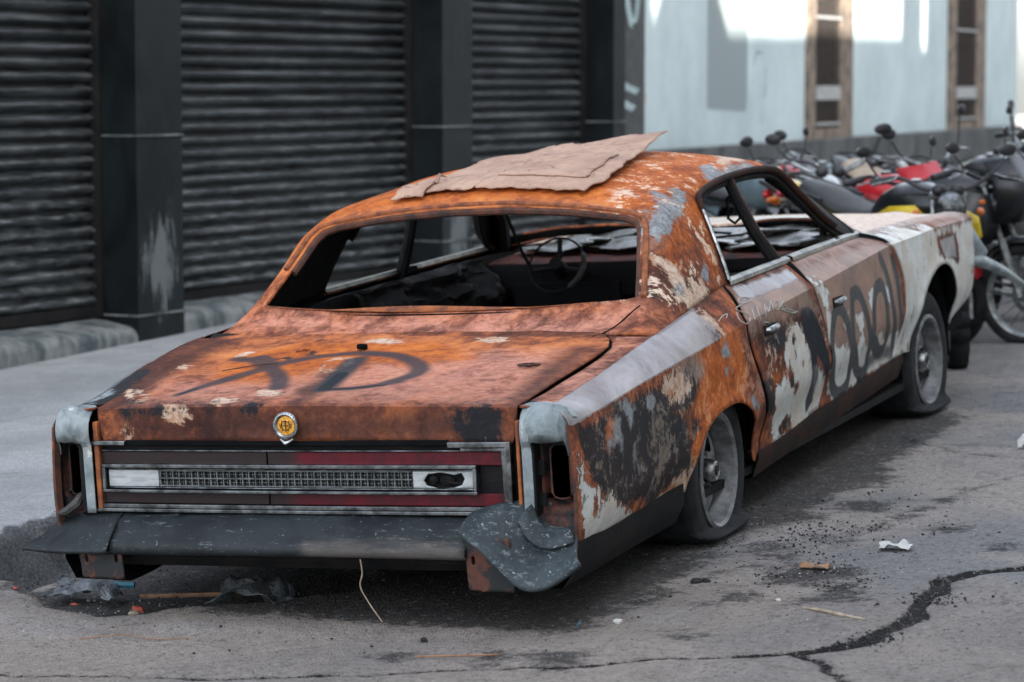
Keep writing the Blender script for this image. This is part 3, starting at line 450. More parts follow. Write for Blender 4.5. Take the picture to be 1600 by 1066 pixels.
def road():
    xs = ax(-1.36, 3.2, .02, 60, 60); ys = ax(-2.9, 3.0, .02, 40, 120)
    X, Y = np.meshgrid(xs, ys, indexing='ij'); P = np.c_[X.ravel(), Y.ravel()]
    near = sst((4 - np.hypot(P[:, 0] - 1, (P[:, 1]) * .8)) / 2)
    Z = gnd(P[:, 0], P[:, 1]) + fbm(P, 1.3, 3) * .006 + near * fbm(P, 9, 3, 3) * .0035
    pit = sdf_poly(P, PIT) + .04 * fbm(P, 5, 3, 9); Z -= .075 * sst((pit + .01) / .09)
    Z += .05 * sst((-1.05 - P[:, 0]) / .3) * (P[:, 0] > -3) * (P[:, 1] < 3) * (.6 + .7 * fbm(P, 6, 3, 5)) * sst((-.9 - P[:, 1] + .8) / .4) * 0
    warp = P + .03 * np.c_[fbm(P, 4, 3, 11), fbm(P, 4, 3, 15)]
    cr = np.full(len(P), -1.)
    cr = np.maximum(cr, sdf_line(warp, CR1, [.008, .010, .009, .014, .04, .026, .034, .024, .042, .024, .034, .03, .03]))
    for c_, r in ((CR2, .014), (CR3, .006), (CR0, .006)): cr = np.maximum(cr, sdf_line(warp, c_, r))
    Z -= .018 * sst((cr + .008) / .03) * (cr > -.02)
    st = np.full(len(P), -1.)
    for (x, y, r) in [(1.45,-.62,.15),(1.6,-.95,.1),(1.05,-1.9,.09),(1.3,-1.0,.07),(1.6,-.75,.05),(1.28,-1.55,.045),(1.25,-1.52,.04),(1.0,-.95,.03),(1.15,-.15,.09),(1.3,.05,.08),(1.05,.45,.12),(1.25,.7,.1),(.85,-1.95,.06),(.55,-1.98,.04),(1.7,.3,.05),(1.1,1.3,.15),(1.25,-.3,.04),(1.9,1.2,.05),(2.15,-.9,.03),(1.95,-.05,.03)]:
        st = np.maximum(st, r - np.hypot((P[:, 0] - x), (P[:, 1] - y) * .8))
    st = np.maximum(st, .02 + sdf_poly(P, [(-1.3,-1.35),(-.4,-1.5),(.9,-1.62),(1.02,-1.3),(1.05,0),(1.15,1),(1.12,3.3),(-1.3,3.5)]) * 1.0 - .03)  # shade under the car, painted in together with the real stains
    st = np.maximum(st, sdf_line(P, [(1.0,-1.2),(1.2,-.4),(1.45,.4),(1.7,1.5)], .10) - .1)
    pa = np.full(len(P), -1.)
    for (x, y, r) in [(-.75,-1.85,.16),(-1.0,-1.75,.12),(.95,-.1,.2),(1.2,.1,.2),(1.15,-1.3,.1),(-.3,-1.75,.1)]: pa = np.maximum(pa, r - np.hypot(P[:, 0] - x, P[:, 1] - y))
    wm = np.clip(1.4 - np.abs(P[:, 1] + 2.2), -1, 1) - .5 * (P[:, 0] < -.6)
    n, m = X.shape; I = np.arange(n * m).reshape(n, m); F_ = np.stack([I[:-1, :-1], I[1:, :-1], I[1:, 1:], I[:-1, 1:]], -1).reshape(-1, 4)
    o = mk('road', np.c_[P, Z], F_, M['asphalt'], attrs={'crack': cr, 'stain_shade': st, 'palest': pa, 'warm': wm}); tag(o, kind='structure')
road()
def concrete():
    k = N('worn_pavement_concrete', .85); n1 = k.noise(1.2, 5, .65); n2 = k.noise(12, 6, .7); n3 = k.noise(90, 3, .7)
    c = k.mix(k.step(n1, .35, .65), (.34, .36, .365), (.24, .255, .262)); c = k.mix(k.math('MULTIPLY', k.step(n2, .5, .75), .5), c, (.42, .43, .43)); c = k.mix(k.math('MULTIPLY', k.step(n3, .55, .4), .5), c, (.10, .105, .105)); c = k.mix(k.math('MULTIPLY', k.step(k.noise(2.6, 7, .75, 1, seed=8), .54, .66), .45), c, (.13, .14, .14))
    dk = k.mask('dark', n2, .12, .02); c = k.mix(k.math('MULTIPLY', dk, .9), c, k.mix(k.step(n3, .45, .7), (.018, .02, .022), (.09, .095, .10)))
    jt = k.mask('joint', n2, .01, .006); c = k.mix(k.math('MULTIPLY', jt, .7), c, (.035, .035, .035))
    return k.out(c, .85, k.math('ADD', n3, k.math('MULTIPLY', n2, 1.5)), .005, .8)
M['concrete'] = concrete()
def walk():
    xs = np.concatenate([[-30, -12, -8, -6], np.arange(-5, -1.7, .06), np.arange(-1.7, -1.22, .016)]); ys = np.concatenate([np.linspace(-30, -2.5, 12), np.arange(-2.4, 4, .03), np.arange(4, 12, .15), np.linspace(12, 60, 30)])
    X, Y = np.meshgrid(xs, ys, indexing='ij'); P = np.c_[X.ravel(), Y.ravel()]
    edge = -1.47 + .035 * fbm(P, 3, 4, 2)
    drop = sst((P[:, 0] - edge) / .16)
    lump = np.exp(-((P[:, 0] + 1.42) / .12) ** 2)
    Z = gnd(P[:, 0], P[:, 1]) + .13 - .20 * drop + fbm(P, 2, 3) * .003 + lump * .034 * fbm(P, 14, 4, 6)
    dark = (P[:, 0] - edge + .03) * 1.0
    jt = np.full(len(P), -1.)
    for y in (-1.9, .35, 2.6, 4.9, 7.2): jt = np.maximum(jt, -np.abs(P[:, 1] - y + .03 * P[:, 0]))
    jt = np.maximum(jt, -np.abs(P[:, 0] + 2.75))
    n, m = X.shape; I = np.arange(n * m).reshape(n, m); F_ = np.stack([I[:-1, :-1], I[1:, :-1], I[1:, 1:], I[:-1, 1:]], -1).reshape(-1, 4)
    tag(mk('pavement', np.c_[P, Z], F_, M['concrete'], attrs={'dark': dark, 'joint': jt}), kind='structure')
walk()
# ---- shuttered shop building on the left
AB = rad(5.0); BD = np.array([math.sin(AB), math.cos(AB), 0]); BN = np.array([BD[1], -BD[0], 0]); BP = np.array([-4.261, 4.823, 0])
def darkstone():
    k = N('black_painted_pillar', .5, 0, .22); n = k.noise(3, 6, .65, .4, stretch=(1, 1, .5)); n2 = k.noise(18, 6, .7, stretch=(1, 1, .4)); m = k.mask('scuff', k.noise(16, 8, .75, stretch=(1, 1, .22), seed=4), .75, .05)
    c = k.mix(k.step(n, .35, .7), (.003, .005, .0065), (.010, .0145, .017)); c = k.mix(k.math('MULTIPLY', k.step(n2, .55, .75), .2), c, (.06, .066, .07))
    c = k.mix(k.math('MULTIPLY', m, .55), c, (.20, .225, .235))
    return k.out(c, k.math('ADD', .32, k.math('MULTIPLY', n2, .3)), n2, .002)
M['pillar'] = darkstone()
def shuttermat():
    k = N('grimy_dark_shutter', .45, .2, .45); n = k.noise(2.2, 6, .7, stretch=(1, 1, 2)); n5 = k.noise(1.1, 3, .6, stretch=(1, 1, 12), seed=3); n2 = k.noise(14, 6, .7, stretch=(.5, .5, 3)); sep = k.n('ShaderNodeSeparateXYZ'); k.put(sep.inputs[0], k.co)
    low = k.step(sep.outputs[2], 2.0, .3)                      # light on the lower slats, painted as a paler tone towards the ground
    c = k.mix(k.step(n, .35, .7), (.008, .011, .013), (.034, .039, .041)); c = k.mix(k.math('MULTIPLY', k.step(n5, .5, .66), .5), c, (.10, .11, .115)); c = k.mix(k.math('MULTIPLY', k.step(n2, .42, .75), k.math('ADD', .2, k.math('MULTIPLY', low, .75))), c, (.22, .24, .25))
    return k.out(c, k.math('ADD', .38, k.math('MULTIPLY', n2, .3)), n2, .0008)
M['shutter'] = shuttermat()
M['plinth'] = simple('stained_grey_plinth', (.17, .18, .18), (.028, .045, .05), 7, .7, 0, .004, stretch=(1, 1, .35))
def store():
    root = empty('shop_building', tuple(BP), (0, 0, -AB)); tag(root, 'dark shop building of black pillars and closed roller shutters behind the burnt car', 'building')
    # local: +y along the street, +x towards the street
    def pillar(y0, y1, z0):
        g = G().box((-.45, (y0 + y1) / 2, (z0 + 5.2) / 2 + .01), (.9, y1 - y0, 5.2 - z0))
        A = np.array(g.V)
        # finely divided front and side face so that the scuffs have an outline
        g = G(); n = 60; zz = np.linspace(z0, 5.2, n)
        ring = [(0, y0), (0, y1), (-.9, y1), (-.9, y0)]
        pts = []
        for (a, b), k_ in zip(zip(ring, ring[1:] + ring[:1]), (8, 10, 4, 10)):
            for t in np.linspace(0, 1, k_, endpoint=False): pts.append((a[0] + (b[0] - a[0]) * t, a[1] + (b[1] - a[1]) * t))
        V = [(p[0], p[1], z) for z in zz for p in pts]; m = len(pts)
        F_ = [(i * m + j, i * m + (j + 1) % m, (i + 1) * m + (j + 1) % m, (i + 1) * m + j) for i in range(n - 1) for j in range(m)]
        V = np.array(V); sc = np.where(V[:, 0] > -.05, .14 - np.hypot(V[:, 1] - (y0 + .24), (V[:, 2] - .62) * .6), -1)
        p = mk('pillar', V, F_, M['pillar'], root, attrs={'scuff': sc}, sharp=30)
        for z in (1.37, .30 if y0 < 1 else .55, 2.9):
            gg = G().box((-.45 + .006, (y0 + y1) / 2, z), (.9 + .012, y1 - y0 + .012, .012)); gg.build('joint_strip', M['plinth'], p)
    pillar(-2.88, -2.402, -.2); pillar(0, .48, -.1); pillar(3.77, 4.22, .0); pillar(6.64, 6.86, .1)
    def shutter(y0, y1, zb):
        pitch = .083; n = int((3.3 - zb) / pitch); prof = []
        for i in range(n):
            z = zb + .07 + i * pitch
            for t, d in ((0, -.006), (.05, .004), (.14, .020), (.30, .032), (.46, .034), (.60, .026), (.70, .008), (.76, -.012), (.93, -.018)): prof.append((-.31 + d, z + t * pitch))
        ys_ = np.linspace(y0, y1, 30); A = np.zeros((len(prof), len(ys_), 3))
        for i, (x, z) in enumerate(prof):
            wv = .002 * np.sin(ys_ * 2.1 + (i // 8) * 1.3) + .002 * vnoise(np.c_[ys_, ys_ * 0 + (i // 8) * 1.7], 3, 2)
            A[i, :, 0] = x + wv; A[i, :, 1] = ys_; A[i, :, 2] = z
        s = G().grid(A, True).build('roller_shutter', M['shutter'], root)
        G().box((-.31, (y0 + y1) / 2, zb + .035), (.05, y1 - y0, .07)).build('bottom_bar', M['soot'], s, bevel=.005)
        for y in (y0 + .02, y1 - .02): G().box((-.285, y, zb + 1.55), (.075, .04, 3.1)).build('guide_rail', M['soot'], s, bevel=.004)
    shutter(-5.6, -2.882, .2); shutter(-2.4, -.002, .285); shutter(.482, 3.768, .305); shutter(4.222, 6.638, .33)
    G().box((-.45, .8, 4.25), (.86, 12.8, 1.9)).build('lintel', M['pillar'], root)
    for (y0, y1, zt) in ((-5.6, -2.881, .18), (-2.4, -.001, .26), (.481, 3.769, .30), (4.221, 6.639, .335)):
        n = 40; ys_ = np.linspace(y0, y1, n); pr_ = [(-.9, zt - .0), (-.33, zt + .02), (-.06, zt - .02), (-.02, zt - .045), (-.005, zt - .08), (0, -.1)]
        A = np.zeros((len(pr_), n, 3))
        for i, (x, z) in enumerate(pr_): A[i, :, 0] = x + .004 * vnoise(np.c_[ys_, ys_ * 0 + i], 5, 3); A[i, :, 1] = ys_; A[i, :, 2] = z + .004 * vnoise(np.c_[ys_, ys_ * 0 + i], 6, 1)
        p = G().grid(A).build('threshold_step', M['plinth'], root, sharp=60)
    G().box((-2.8, .8, 2.5), (3.6, 12.8, 5.4)).build('wall', M['soot'], root)
store()
def plaster():
    k = N('pale_blue_plaster', .8); n = k.noise(1.1, 5, .6); n2 = k.noise(9, 6, .7)
    c = k.mix(k.step(n, .3, .7), (.44, .53, .555), (.35, .425, .45)); c = k.mix(k.math('MULTIPLY', k.step(n2, .58, .72), .3), c, (.28, .33, .34))
    p = k.mask('patch', n2, .02, .02); c = k.mix(p, c, (.20, .245, .255)); p = k.mask('pen', n2, .01, .008); c = k.mix(k.math('MULTIPLY', p, .7), c, (.13, .18, .19))
    b = k.mask('bare', n2, .25, .02); c = k.mix(k.math('MULTIPLY', b, .9), c, (.40, .22, .13))
    return k.out(c, .8, n2, .004)
def stonemat():
    k = N('dark_stone_base', .7); n = k.noise(2.5, 6, .7, stretch=(1, 1, .4)); n2 = k.noise(14, 5, .7, stretch=(1, 1, .3)); c = k.mix(k.step(n, .35, .65), (.015, .021, .026), (.07, .075, .076)); c = k.mix(k.math('MULTIPLY', k.step(n2, .55, .7), .5), c, (.13, .14, .14)); return k.out(c, .7, n2, .006)
M['plaster'] = plaster(); M['stone'] = stonemat(); k_ = None; M['tuff'] = simple('brown_window_stone', (.21, .165, .125), (.075, .06, .05), 6, .85, 0, .008)
M['iron'] = simple('dark_iron', (.02, .019, .018), (.05, .035, .028), 20, .7, .1, 0); M['ironlight'] = simple('pale_painted_iron', (.38, .40, .40), (.2, .2, .2), 20, .6, .1, 0)
def wallb():
    XW = -4.6; root = empty('plaster_building', (XW, 14.5, .2)); tag(root, 'pale blue plastered building with dark stone base and barred windows at the far end', 'building')
    wins = [(20.42, 21.42, 1.17, 4.0, 20.10, 22.0), (27.3, 28.5, 1.15, 4.0, 26.9, 29.1)]
    ys_ = sorted(set([14.5, 31.4] + list(np.round(np.arange(14.5, 31.4, .1), 3)) + [v for w_ in wins for v in (w_[4], w_[5])])); zs_ = np.arange(.1, 5.41, .1)
    V = []; F_ = []; idx = {}
    for i, y in enumerate(ys_):
        for j, z in enumerate(zs_): idx[i, j] = len(V); V.append((0, y - 14.5, z - .2))
    for i in range(len(ys_) - 1):
        for j in range(len(zs_) - 1):
            yc = (ys_[i] + ys_[i+1]) / 2; zc_ = (zs_[j] + zs_[j+1]) / 2
            if any(w_[4] < yc < w_[5] and w_[2] - .2 < zc_ < w_[3] + .3 for w_ in wins): continue
            F_.append((idx[i, j], idx[i + 1, j], idx[i + 1, j + 1], idx[i, j + 1]))
    P = np.array(V)[:, 1:] + np.array([14.5, .2])
    pt = sdf_poly(P, [(16.63, 1.42), (17.97, 1.38), (17.97, 3.2), (16.63, 3.2)])
    pn = sdf_line(P, crv([(18.35, 1.05), (18.5, 1.35), (18.3, 1.55), (18.15, 1.8), (18.3, 2.0), (18.55, 1.95), (18.6, 1.6), (18.45, 1.4)]), .022)
    ba = sdf_line(P, [(14.8, 1.5), (14.85, 1.9)], .05) - .05
    mk('plaster_wall', V, F_, M['plaster'], root, smooth=False, attrs={'patch': pt, 'pen': pn, 'bare': ba}, thick=.3, off=-1)
    for (y0, y1, z0, z1, a, b) in wins:
        g = G(); L_ = lambda p0, p1, q0, q1, d=.34, f_=.04: g.box((f_ - d / 2, (p0 + p1) / 2 - 14.5, (q0 + q1) / 2 - .2), (d, p1 - p0, q1 - q0))
        L_(a, y0, z0 - .2, z1 + .3); L_(y1, b, z0 - .2, z1 + .3); L_(y0, y1, z0 - .2, z0); L_(y0, y1, z1, z1 + .3)
        wn = g.build('window', M['tuff'], root, bevel=.015)
        g = G()
        for k_ in range(8): g.tube([(.03, y0 - 14.5 + (k_ + .5) * (y1 - y0) / 8, z0 - .2), (.03, y0 - 14.5 + (k_ + .5) * (y1 - y0) / 8, z1 - .2)], .014, 6)
        g.build('window_bars', M['iron'], wn)
        for z in (z0 + .05, z0 + .40, z0 + 1.25): G().box((.03, (y0 + y1) / 2 - 14.5, z - .2), (.04, y1 - y0, .03 if abs(z - z0 - .4) > .1 else .16)).build('cross_bar', M['ironlight'], wn)
        G().box((-.045, (y0 + y1) / 2 - 14.5, (z0 + z1) / 2 - .2), (.03, y1 - y0, z1 - z0)).build('dark_backing', M['black'], wn)  # black board standing in for the darkness of the opening behind the bars
    g = G(); rr = random.Random(3)
    for (z0, z1) in ((.0, .62), (.63, 1.06)):
        y = 14.5
        while y < 31.4:
            l = rr.uniform(.7, 1.5); y2 = min(31.4, y + l); g.box((.04, (y + y2) / 2 - 14.5, (z0 + z1) / 2 - .2), (.14 + rr.uniform(-.01, .01), y2 - y - .012, z1 - z0 - .012)); y = y2
    g.build('stone_base', M['stone'], root, bevel=.012)
    G().box((-4.3, 8.5, 2.6), (8, 16.8, 5.2)).build('building_mass', M['plaster'], root)
wallb()
M['grafwall'] = simple('black_painted_wall', (.014, .018, .02), (.035, .042, .045), 8, .6, 0, .003)
M['teal'] = simple('pale_teal_spray_paint', (.36, .46, .47), (.22, .30, .32), 12, .7, 0, 0)
def grafwall():
    root = empty('graffiti_wall', (-4.5, 12.2, .2)); tag(root, 'narrow black wall with pale teal graffiti strokes between the shop and the pale building', 'wall')
    G().box((-.1, 1.15, 2.4), (.2, 2.29, 5.2)).build('wall_panel', M['grafwall'], root)
    g = G()
    for pts in ([(13.55, 1.95), (13.8, 1.7), (14.3, 1.6)], [(13.6, 1.0), (13.62, 1.5), (14.2, 1.45)], [(13.6, 1.0), (14.3, .98)], [(13.7, .9), (14.0, .6), (14.4, .35)], [(13.9, 2.6), (14.2, 2.2), (14.4, 2.9)], [(13.6, .9), (13.65, .3)]):
        P = crv(pts, 6); A = np.zeros((2, len(P), 3))
        for i, p in enumerate(P):
            for s_ in (0, 1): A[s_, i] = (.003, p[0] - 12.2 + (s_ - .5) * .11, p[1] - .2 + (s_ - .5) * .05)
        g.grid(A)
    g.build('spray_paint', M['teal'], root)
grafwall()
M['offwhite'] = simple('off_white_paint', (.62, .60, .56), (.5, .48, .44), 3, .7, 0, .002)
def post():
    g = G().box((-2.0, 31.9, 3), (.5, .9, 6)); g.box((-2.0, 31.9, .55), (.58, .98, .6)); o = g.build('white_gatepost', M['offwhite'], None, bevel=.02)
    tag(o, 'tall off white square post at the right edge beyond the parked motorcycles', 'post')
post()
# ---- the unseen far side of the street that keeps the car in shade
def opposite():
    yo = lambda yw: yw - 12.6 * .602 / .799
    dr = 12.6 / .799 * math.tan(rad(SUN_EL)); base = 2.2 + dr
    X0, X1 = 8.0, 18.0; prof = [(-40, base + 1.5), (yo(14.6), base + 1.5), (yo(14.6), base - .35), (yo(15.1), base + .2), (yo(15.7), base + 1.0), (yo(16.6), base + .75), (yo(17.3), base), (yo(24.4), base + .08), (yo(24.45), base + 1.5), (yo(25.05), base + 1.5), (yo(25.1), base - .1), (yo(25.7), base - .05), (yo(25.75), base + 1.5), (70, base + 1.5)]
    V = []; n = len(prof)
    for x in (X0, X0 + .5):
        V += [(x, y, -.5) for y, z in prof] + [(x, y, z) for y, z in prof]
    F_ = []
    for i in range(n - 1):
        F_ += [(i, n + i, n + i + 1, i + 1), (2 * n + i, 2 * n + i + 1, 3 * n + i + 1, 3 * n + i), (n + i, 3 * n + i, 3 * n + i + 1, n + i + 1)]
    o = mk('opposite_facade', V, F_, M['offwhite'], None, smooth=False); tag(o, 'plain pale house front across the street from the burnt car', 'building')
opposite()
# ================================================================ THE BURNT CAR (car axes: x right, y forward, z up, origin under the rear axle)
CAR = empty('burnt_car')
CAR.matrix_world = Matrix(((.9987, .0002, -.05, 0), (-.0018, .9995, -.0313, 0), (.05, .0314, .9983, 0), (0, 0, 0, 1)))
tag(CAR, 'burnt out rusty orange four door car with flat tyres and missing rear window', 'car')
zc = Tab([(-1.56,.638),(-1.15,.664),(-.5,.70),(.16,.738),(.38,.75),(1.2,.79),(2.4,.85),(3.3,.857),(4.2,.835)], .08)
xc = Tab([(-1.56,.945),(-1.3,.958),(-.7,.972),(2.6,.975),(3.4,.965),(4.2,.925)], .12)
xs = Tab([(-1.56,.895),(-1.3,.888),(-.07,.872),(.45,.85),(2.4,.845),(3.4,.85),(4.2,.84)], .08)
zs = Tab([(-1.56,.692),(-1.3,.70),(-.86,.743),(-.07,.832),(.325,.868),(1.17,.884),(2.17,.900),(3.4,.893),(4.2,.868)], .08)
xr = Tab([(-.6,.85),(-.4,.82),(-.22,.785),(0,.735),(.25,.70),(.59,.672),(1.7,.665),(1.95,.70),(2.3,.835),(2.5,.845)], .05)
zr = Tab([(-.6,.783),(-.45,.80),(-.33,.825),(-.2,.905),(0,1.065),(.1,1.15),(.25,1.205),(.59,1.24),(.93,1.268),(1.5,1.283),(1.75,1.255),(2.0,1.12),(2.3,.925),(2.5,.90)], .04)
zt = Tab([(-.6,.787),(-.45,.805),(-.32,.86),(.14,1.215),(.27,1.275),(.45,1.312),(.9,1.352),(1.4,1.358),(1.85,1.315),(2.0,1.27),(2.72,.93),(2.9,.91)], .035)
dk = Tab([(-1.6,.690),(-1.2,.725),(-.8,.765),(-.45,.803),(-.3,.86)], .04)
W = .105                                       # nominal width of the shoulder band
def side(y, v, s=1, flare=None):
    y = np.asarray(y, float); v = np.asarray(v, float); t = np.clip(-v / .44, 0, 1.6)
    x0 = xc(y) + .012 * np.sin(np.pi * np.clip(t, 0, 1)) - .045 * sst((t - .7) / .45) ; z0 = zc(y) + v
    if flare is not None: x0 = x0 + flare
    f_ = np.clip(v / W, 0, 1); x1 = xc(y) + (xs(y) - xc(y)) * f_ + .006 * np.sin(np.pi * f_); z1 = zc(y) + (zs(y) - zc(y)) * f_ + .004 * np.sin(np.pi * f_)
    u = np.clip(v - W, 0, 1); x2 = xs(y) - u; z2 = zs(y) + (deckz(x2, y) - deckz(xs(y), y))
    x = np.where(v <= 0, x0, np.where(v <= W, x1, x2)); z = np.where(v <= 0, z0, np.where(v <= W, z1, z2))
    return np.c_[s * x, y, z]
def deckz(x, y):
    x = np.abs(x); y = np.asarray(y, float)
    rear = dk(y) + .010 * (1 - (x / .8) ** 2)
    hood = .892 + .02 * (1 - (x / .8) ** 2) - .035 * sst((y - 2.9) / 1.6) + .012 * np.exp(-((x - .55) / .07) ** 2)
    return np.where(y < 1, rear, hood)
def shell(y, q, s=1):                          # q: 0 belt .. .35 rail .. 1.05 centre line
    def raw(q):
        w_ = np.clip(q / .35, 0, 1); xa = xs(y) + (xr(y) - xs(y)) * w_ + .012 * np.sin(np.pi * w_); za = zs(y) + (zr(y) - zs(y)) * w_
        t = np.clip((q - .35) / .7, 0, 1.2); xb = xr(y) * (1 - t); zb = zr(y) + (zt(y) - zr(y)) * (1 - np.abs(1 - t) ** 2.3)
        return np.where(q <= .35, xa, xb), np.where(q <= .35, za, zb)
    acc = 0; ks = (-.045, -.025, 0, .025, .045)
    for k in ks:
        lo_ = np.clip(q / .06, 0, 1); x, z = raw(q + k * lo_ * np.clip((1.05 - q) / .05, 0, 1)); acc = acc + np.c_[x, z]
    acc /= len(ks); return np.c_[s * acc[:, 0], y, acc[:, 1]]
def clean(poly, st):
    out = []
    P = list(poly)
    for i in range(len(P)):
        a = np.array(P[i], float); b = np.array(P[(i + 1) % len(P)], float); n = max(1, int(round(np.linalg.norm(b - a) / st)))
        for k in range(n): out.append(a + (b - a) * k / n)
    return np.array(out)
def panel(name, outline, holes, fmap, step, mat, parent, key=None, rows=(), thick=.006, inner=None, fix=None, off=-1, attrs=None, sharp=24, dents=0):
    """sheet metal panel: a 2-D outline with holes, meshed finely and laid on a surface"""
    polys = [clean(outline, step)] + [clean(h, step) for h in holes]; V = []; E_ = []
    for p in polys:
        n = len(V); V += [tuple(v) for v in p]; E_ += [(n + i, n + (i + 1) % len(p)) for i in range(len(p))]
    lo_ = polys[0].min(0); hi = polys[0].max(0); aa = np.arange(lo_[0], hi[0], step); bb = list(np.arange(lo_[1], hi[1], step))
    for r in rows: bb = [b for b in bb if abs(b - r) > step * .6] + [r]
    A, B = np.meshgrid(aa, bb); P = np.c_[A.ravel(), B.ravel()]; d = sdf_poly(P, polys[0]); keep = d > step * .45
    for h in polys[1:]: keep &= sdf_poly(P, h) < -step * .45
    V += [tuple(v) for v in P[keep]]
    r = delaunay_2d_cdt([Vector(v) for v in V], E_, [], 0, 1e-5); VV = np.array([tuple(v) for v in r[0]]); FF = np.array([f_ for f_ in r[2] if len(f_) == 3])
    c = VV[FF].mean(1); ok = sdf_poly(c, polys[0]) > 0
    for h in polys[1:]: ok &= sdf_poly(c, h) < 0
    FF = FF[ok]; X = fmap(VV)
    nn = np.cross(X[FF[:, 1]] - X[FF[:, 0]], X[FF[:, 2]] - X[FF[:, 0]]).sum(0)
    want = fix(X) if fix else None
    if want is not None and nn @ want < 0: FF = FF[:, ::-1]
    if dents:
        nrm = np.zeros_like(X); fn = np.cross(X[FF[:, 1]] - X[FF[:, 0]], X[FF[:, 2]] - X[FF[:, 0]])
        for k in range(3): np.add.at(nrm, FF[:, k], fn)
        nrm /= np.linalg.norm(nrm, axis=1)[:, None] + 1e-12; X = X + nrm * (.003 * fbm(X, 3.2, 3, 4))[:, None]
    at = dict(paint(X, key)) if key else {}
    if attrs: at.update(attrs(X))
    return mk(name, X, FF, mat, parent, attrs=at, thick=thick, off=off, inner=inner, sharp=sharp)
def arc_y(P_, arch): return P_
OUTX = lambda s: (lambda X: np.array([s, 0, 0.])); UP = lambda X: np.array([0, 0, 1.]); BACK = lambda X: np.array([0, -1., 0])
ARCH_R = [(-.40,.235),(-.375,.30),(-.345,.36),(-.29,.415),(-.20,.457),(-.08,.478),(.04,.482),(.15,.468),(.25,.432),(.33,.375),(.385,.30),(.41,.215)]
ARCH_F = [(2.80,.335),(2.83,.42),(2.89,.52),(2.98,.60),(3.10,.655),(3.25,.682),(3.40,.678),(3.53,.64),(3.62,.57),(3.67,.48),(3.68,.36)]
GAP1 = [(.415,.868),(.335,.80),(.285,.745),(.30,.65),(.385,.53),(.455,.43),(.505,.33),(.50,.24)]
GAP2 = [(1.29,.90),(1.22,.84),(1.19,.785),(1.245,.70),(1.32,.58),(1.375,.47),(1.37,.36),(1.335,.285)]
GAP3 = [(2.30,.90),(2.40,.87),(2.50,.80),(2.565,.70),(2.60,.58),(2.59,.45),(2.53,.335)]
def yv(pts):                                   # (y, z) on the side -> (y, v)
    out = []
    for y, z in pts:
        c_ = float(zc(y))
        out.append((y, z - c_) if z <= c_ else (y, (z - c_) / max(.02, float(zs(y)) - c_) * W))
    return out
def flare(y, v, arches):
    z = zc(y) + v; f_ = 0
    for A in arches: f_ = f_ + .012 * np.exp(-((-sdf_poly(np.c_[y, z], A + [(A[-1][0], .1), (A[0][0], .1)]) - .0) / .035) ** 2)
    return f_
crl = lambda p: [tuple(v) for v in crv(p, 4)]
M['belt'] = simple('dull_champagne_trim', (.34, .33, .29), (.15, .15, .14), 14, .38, .9, .0005)
